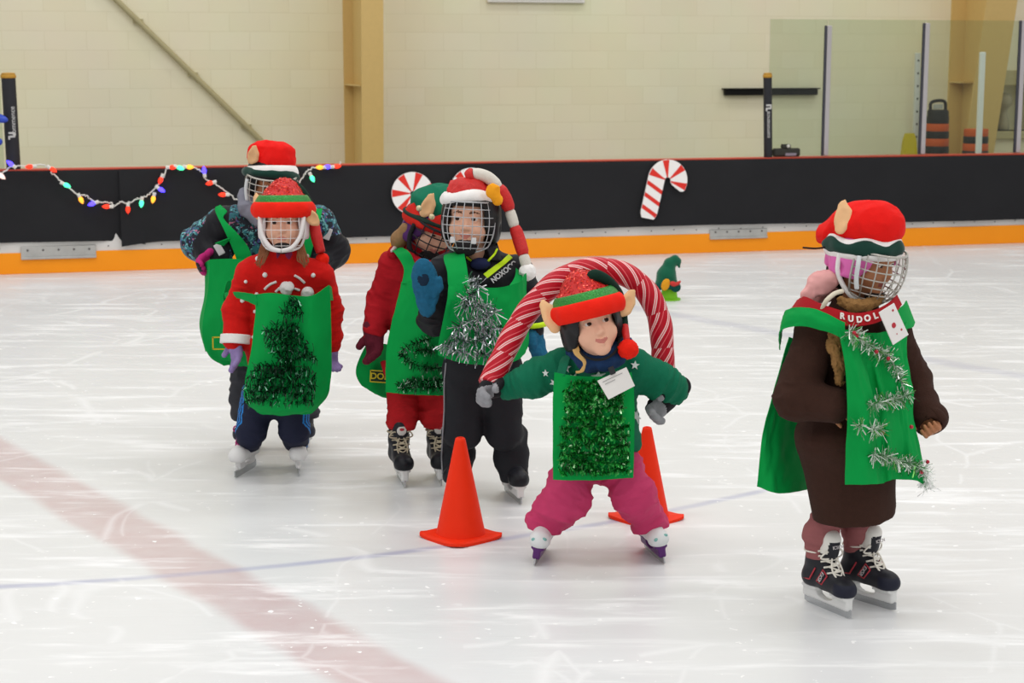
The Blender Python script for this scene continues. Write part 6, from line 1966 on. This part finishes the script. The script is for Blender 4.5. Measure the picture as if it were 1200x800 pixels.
# ================================================================== BOY IN THE SANTA HAT
def boy_santa():
    Y0 = 6.07
    def K(px, py, dy=0): return P(px, py, Y0 + dy)
    sk1 = Frame(G(536, 579), yaw=-10, scale=.98); sk2 = Frame(G(601, 583), yaw=16, scale=.98)
    fr = Frame(K(551, 259, -.02), yaw=-10, pitch=-4, roll=2, scale=1.04)
    J = dict(shl=K(524, 318, .0), shr=K(604, 320, .02), ell=K(510, 372, -.02), elr=K(621, 360, .04), wrl=K(504, 356, -.145), wrr=K(626, 386, -.02),
             hipl=K(546, 432, .02), hipr=K(584, 432, .02), knl=K(542, 505, .02), knr=K(591, 505, .04), anl=sk1(0, .045, .15), anr=sk2(0, .045, .15), toel=sk1(0, -1, 0) - sk1.o, toer=sk2(0, -1, 0) - sk2.o)
    h1f = dirframe(K(500, 350, -.185), K(498, 312, -.195) - K(500, 350, -.185), np.array([.35, 1, 0]), .80)
    h2f = dirframe(K(626, 386, -.02), K(629, 412, -.05) - K(626, 386, -.02), np.array([-.9, .5, 0]), .80)
    hd1 = hand_sdf((.25, .25, .25, .25), .0, thumb=(.45, -.2, .9)); hd2 = hand_sdf((.3, .3, .3, .3), .0, thumb=(.45, -.2, .9))
    b = body(G(563, 582), 'smiling boy in wire face cage and santa hat, black jacket, one blue mitten raised', fr, J, None, (xf(hd1, h1f), xf(hd2, h2f)), .0036, 1.0, dict(smile=1.3, mouth=.0015, look=(-.15, .05)), 'children in elf costumes')
    helmet(fr, b, M_black_shell, front=.052, low=-.072, hole=.062, sc=1.04)
    cage(fr, b, mat('cage_steel', 'b4b6b9', .4, metal=.3), rx=.092, ry=.122, rz=.112, c=(0, 0, -.006), az=(-80, 80, 9), el=(-62, 40, 8), r=.0017, rim=.0028)
    chin_cup(fr, b, mat('strap_black', '1c1a1b'), z=-.088, y=-.066, r=(.042, .030, .030))
    for sx in (-1, 1):
        MB().box(fr(sx * .036, -.107, -.062), (.009, .004, .011), fr.R, bev=.002).build('cage_clip', mat('clip_pale', 'cfcfcf', .4), b)
    # santa hat with a long braided tail
    hf_ = Frame(fr.o, yaw=-10, pitch=-8, roll=-3, scale=1.04)
    band('brim', hf_, .088, .104, .052, lambda t: .098 + .004 * math.sin(t * 4), M_white_plush, b, bulge=.014, lump=.003)
    dome = cut(su(.03, ell((0, .012, .09), (.088, .104, .050)), ell((-.005, -.03, .118), (.055, .05, .03))), (0, 0, .07), (0, 0, -1), .01).wrinkle(.006, 25, seed=3)
    hat = sculpt('hat', xf(dome, hf_), M_crown_red, b, .0045)
    pth = smooth_path([K(549, 208, -.04), K(556, 203.5, -.05), K(570, 207, -.04), K(582, 217, -.03), K(591, 231, -.03), K(597, 246, -.03), K(602, 262, -.03), K(608, 280, -.04), K(613, 297, -.06), K(617, 312, -.07)], 10)
    n = len(pth); M_bw = mat('braid_white', 'd8d3c8', .85, var=.10, bump=.5, bscale=220)
    segs = [(0, .10, M_crown_red, .024), (.10, .36, M_bw, .021), (.36, .56, M_crown_red, .024), (.56, .70, M_bw, .019), (.70, .90, M_crown_red, .023), (.90, 1.0, M_bw, .019)]
    for a, c, m, r in segs:
        p = pth[int(a * (n - 1)):int(c * (n - 1)) + 1]
        k = len(p); u = np.linspace(0, 1, k)
        MB().tube(smooth_path(p, 4), np.interp(np.linspace(0, 1, (k - 1) * 4 + 1), [0, .15, .5, .85, 1], [r * .8, r, r * 1.05, r, r * .8]), 14).build('braid', m, hat, smooth=True)
    sculpt('pompom', ball(K(618, 319, -.075), .030).wrinkle(.004, 60), M_white_plush, hat, .005)
    sculpt('orange_patch', su(.01, ell(K(578, 224, -.115), (.026, .014, .028)), ell(K(583, 234, -.11), (.018, .012, .020))).wrinkle(.003, 40), mat('felt_orange', 'f0a01e', .85, var=.1), hat, .0045)
    # jacket
    M_j = mat('jacket_black', '17171d'); ax = J['shr'] - J['shl']; mid = (J['shl'] + J['shr']) / 2
    torso = su(.05, conic(K(565, 425, .02), mid + np.array([0, 0, -.02]), .125, .118, ax, .8), cap(J['shl'], J['shr'], .062), cap(mid, K(558, 298, .01), .078)).wrinkle(.006, 14, (0, 0, 1), .4, 3)
    s1 = chain([J['shl'], J['ell'], J['wrl']], [.064, .060, .046], .02).wrinkle(.007, 24, J['ell'] - J['shl'], .4, 2)
    s2 = chain([J['shr'], J['elr'], J['wrr']], [.062, .056, .045], .02).wrinkle(.006, 24, J['elr'] - J['shr'], .4, 5)
    jk = su(.02, torso, s1, s2)
    jk = sub(jk, cap(fr(0, .005, -.05), K(563, 306, -.10), .050), .012)
    jk = cut(jk, K(565, 432, .02), (0, 0, -1), .005)
    sculpt('jacket', jk, M_j, b, .005)
    colr = (sub(conic(K(561, 312, -.03), K(557, 286, -.0), .088, .078, ax, .85), su(.01, conic(K(561, 318, -.03), K(557, 276, .0), .078, .070, ax, .85), ball(K(560, 300, -.13), .066)), .006))
    sculpt('collar', colr, M_j, b, .0045)
    jkc = su(0, jk, colr)
    sculpt('shirt', ell(K(563, 309, -.070), (.036, .026, .022)), mat('shirt_navy', '1b2246', .8), b, .005)
    neon = mat('neon_yellow', 'c8ea1f', .6, var=.04)
    def S_(x, y, e=0): 
        p, nn = surf_hit(x, y, jkc, Y0 - .5); return p + nn * (.002 + e), nn
    mb = MB()
    for pp in ([(543, 298), (549, 304), (556, 309), (563, 314.5)], [(582, 292), (579, 298), (574, 304), (569, 310)]):
        mb.tube(smooth_path([S_(*q)[0] for q in pp], 5), .0042, 6)
    for i, pth_ in enumerate([mb]): pass
    mb.build('neck_piping', neon, b, smooth=True)
    a0, a1, w0, w1 = (571, 326), (600.5, 302.5), (566.5, 321.5), (596, 298.5)
    top = [S_(w0[0] + (w1[0] - w0[0]) * t, w0[1] + (w1[1] - w0[1]) * t)[0] for t in np.linspace(0, 1, 7)]; bot = [S_(a0[0] + (a1[0] - a0[0]) * t, a0[1] + (a1[1] - a0[1]) * t)[0] for t in np.linspace(0, 1, 7)]
    sheet('neon_stripe', [top, bot], neon, b, 4, 3, .003)
    c, nn = S_(590, 319, .003)
    text_mesh('lettering', 'NOXOCO', .027, c, np.cross(nn, np.cross((.78, .1, .62), nn)) * 1, (-.5, 0, .8), mat('jacket_print_white', 'c9c9cb', .6, var=0), b, .001, .0006)
    # mittens
    M_mt = mat('mitten_blue', '1d5c7c', .95, var=.2, vscale=50, bump=.5, bscale=150)
    mt = mitten_sdf(.2)
    sculpt('mitten', xf(mt, Frame(h1f.o, R=h1f.R, scale=1.08)).wrinkle(.003, 50), M_mt, b, .005)
    sculpt('mitten_patch', xf(ell((.004, -.030, .070), (.020, .006, .024)), Frame(h1f.o, R=h1f.R, scale=1.12)), mat('mitten_dark', '15293d', .95), b, .005)
    sculpt('mitten', xf(mt, Frame(h2f.o, R=h2f.R, scale=1.0)).wrinkle(.003, 50), M_mt, b, .005)
    MB().tube([J['wrr'] + (.046) * (math.cos(t) * np.array([1, 0, .1]) + math.sin(t) * np.array([0, 1, 0])) + np.array([0, 0, .02]) for t in np.linspace(0, 2 * PI, 17)[:-1]], .010, 8, closed=True).build('cuff_band', neon, b, smooth=True)
    # trousers
    M_bk = mat('pants_black', '1d1e23', .7, var=.10, bump=.2)
    def leg(hp, kn, sk, sd, slouch):
        c = sk(0, -.01, .10)
        pts = [hp, kn, sk(0, .025, .23), sk(0, .02, .155), c]; rs = [.087, .067, .059, .062 + slouch, .053]
        return cut(chain(pts, rs, .02).wrinkle(.0045, 15, (.5, 0, 1), .5, sd), sk(0, -.03, .066), sk(0, -.12, -1) - sk.o, .006)
    L1, L2 = leg(J['hipl'], J['knl'], sk1, 11, -.002), leg(J['hipr'], J['knr'], sk2, 14, .003)
    pants = su(.025, ell(K(565, 428, .02), (.125, .10, .09)), L1, L2)
    sculpt('trousers', pants, M_bk, b, .005)
    pz = [(531, 425), (529, 450), (528, 480), (527, 510), (526, 535), (520, 555)]
    pp = []
    for x, y in pz:
        for xx in np.arange(x - 8, x + 16, 1.0):
            p = P(xx, y, Y0 - .5); d = ray(xx, y); d /= np.linalg.norm(d)
            hit = False
            for _ in range(60):
                dd = pants(p[None])[0]
                if dd < .0015: hit = True; break
                p = p + d * dd * .8
                if p[1] > Y0 + .3: break
            if hit: pp.append(p + np.array([-.001, -.003, 0])); break
    MB().tube(smooth_path(pp, 5), .0032, 6).build('piping', mat('piping_grey', '8e8f94', .5), b, smooth=True)
    for s_ in (sk1, sk2):
        skate(s_, b, M_skate_k, mat('toe_black', '1a1b20', .4), M_trim_w, None, tongue=False)
    # green vest
    def V(x, y, e=0): return K(x, y, -.195 + e)
    rows = [[V(526, 330, -.01), V(540, 333, -.015), V(556, 336, -.02), V(572, 337, -.015), V(590, 336, .0), V(608, 330, .03), V(616, 320, .09)],
            [V(524, 352, -.05), V(540, 355, -.03), V(556, 356, -.03), V(573, 356, -.025), V(592, 356, -.01), V(608, 352, .03), V(617, 346, .09)],
            [V(519, 378, -.06), V(537, 381, -.04), V(556, 382, -.045), V(575, 382, -.035), V(594, 382, -.015), V(610, 378, .03), V(619, 374, .09)],
            [V(514, 402, -.05), V(535, 406, -.04), V(556, 408, -.05), V(576, 408, -.04), V(596, 406, -.02), V(611, 402, .03), V(620, 398, .09)],
            [V(513, 416, -.03), V(534, 423, -.03), V(556, 427, -.04), V(577, 428, -.03), V(597, 425, -.01), V(611, 418, .03), V(618, 408, .08)]]
    sheet('vest', rows, M_vest, b, 8, 8, .0025, .004, (8, 3), 51)
    sheet('vest_strap', [[K(526, 296, .02), K(545, 292, -.01)], [K(520, 302, -.10), K(544, 296, -.11)], [K(524, 318, -.175), K(547, 312, -.165)], [K(525, 332, -.205), K(549, 326, -.19)], [K(528, 342, -.215), K(552, 340, -.215)]], M_vest, b, 6, 6, .003, .002, (3, 4), 4)
    sheet('vest_strap', [[K(604, 306, .02), K(614, 312, .06)], [K(604, 322, -.10), K(615, 322, -.07)], [K(596, 336, -.175), K(613, 332, -.13)]], M_vest, b, 6, 6, .003, .002, (3, 4), 7)
    M_ts = island_mat('tinsel_silver', [('c8ccd0', 0), ('5f6a6c', .3), ('f2f4f5', .5), ('2f5a40', .7), ('9aa3a6', .84)], .18, .6)
    tinsel('tinsel', [[V(549, 325, -.04), V(558, 329, -.05), V(562, 336, -.05), V(556, 343, -.06), V(545, 349, -.06), V(543, 356, -.06), V(556, 359, -.06), V(572, 358, -.05), V(580, 364, -.05), V(572, 372, -.06), V(556, 375, -.07), V(540, 381, -.07), V(530, 388, -.07)],
                      [V(556, 389, -.075), V(572, 386, -.065), V(588, 382, -.05)], [V(530, 396, -.07), V(545, 399, -.075), V(562, 397, -.075), V(580, 393, -.06)],
                      [V(519, 402, -.06), V(534, 410, -.07), V(552, 414, -.08), V(572, 415, -.07), V(592, 412, -.05)]], M_ts, b, 1150, .036, .0036, flat=(0, -1, .1))
    return b
boy_santa()
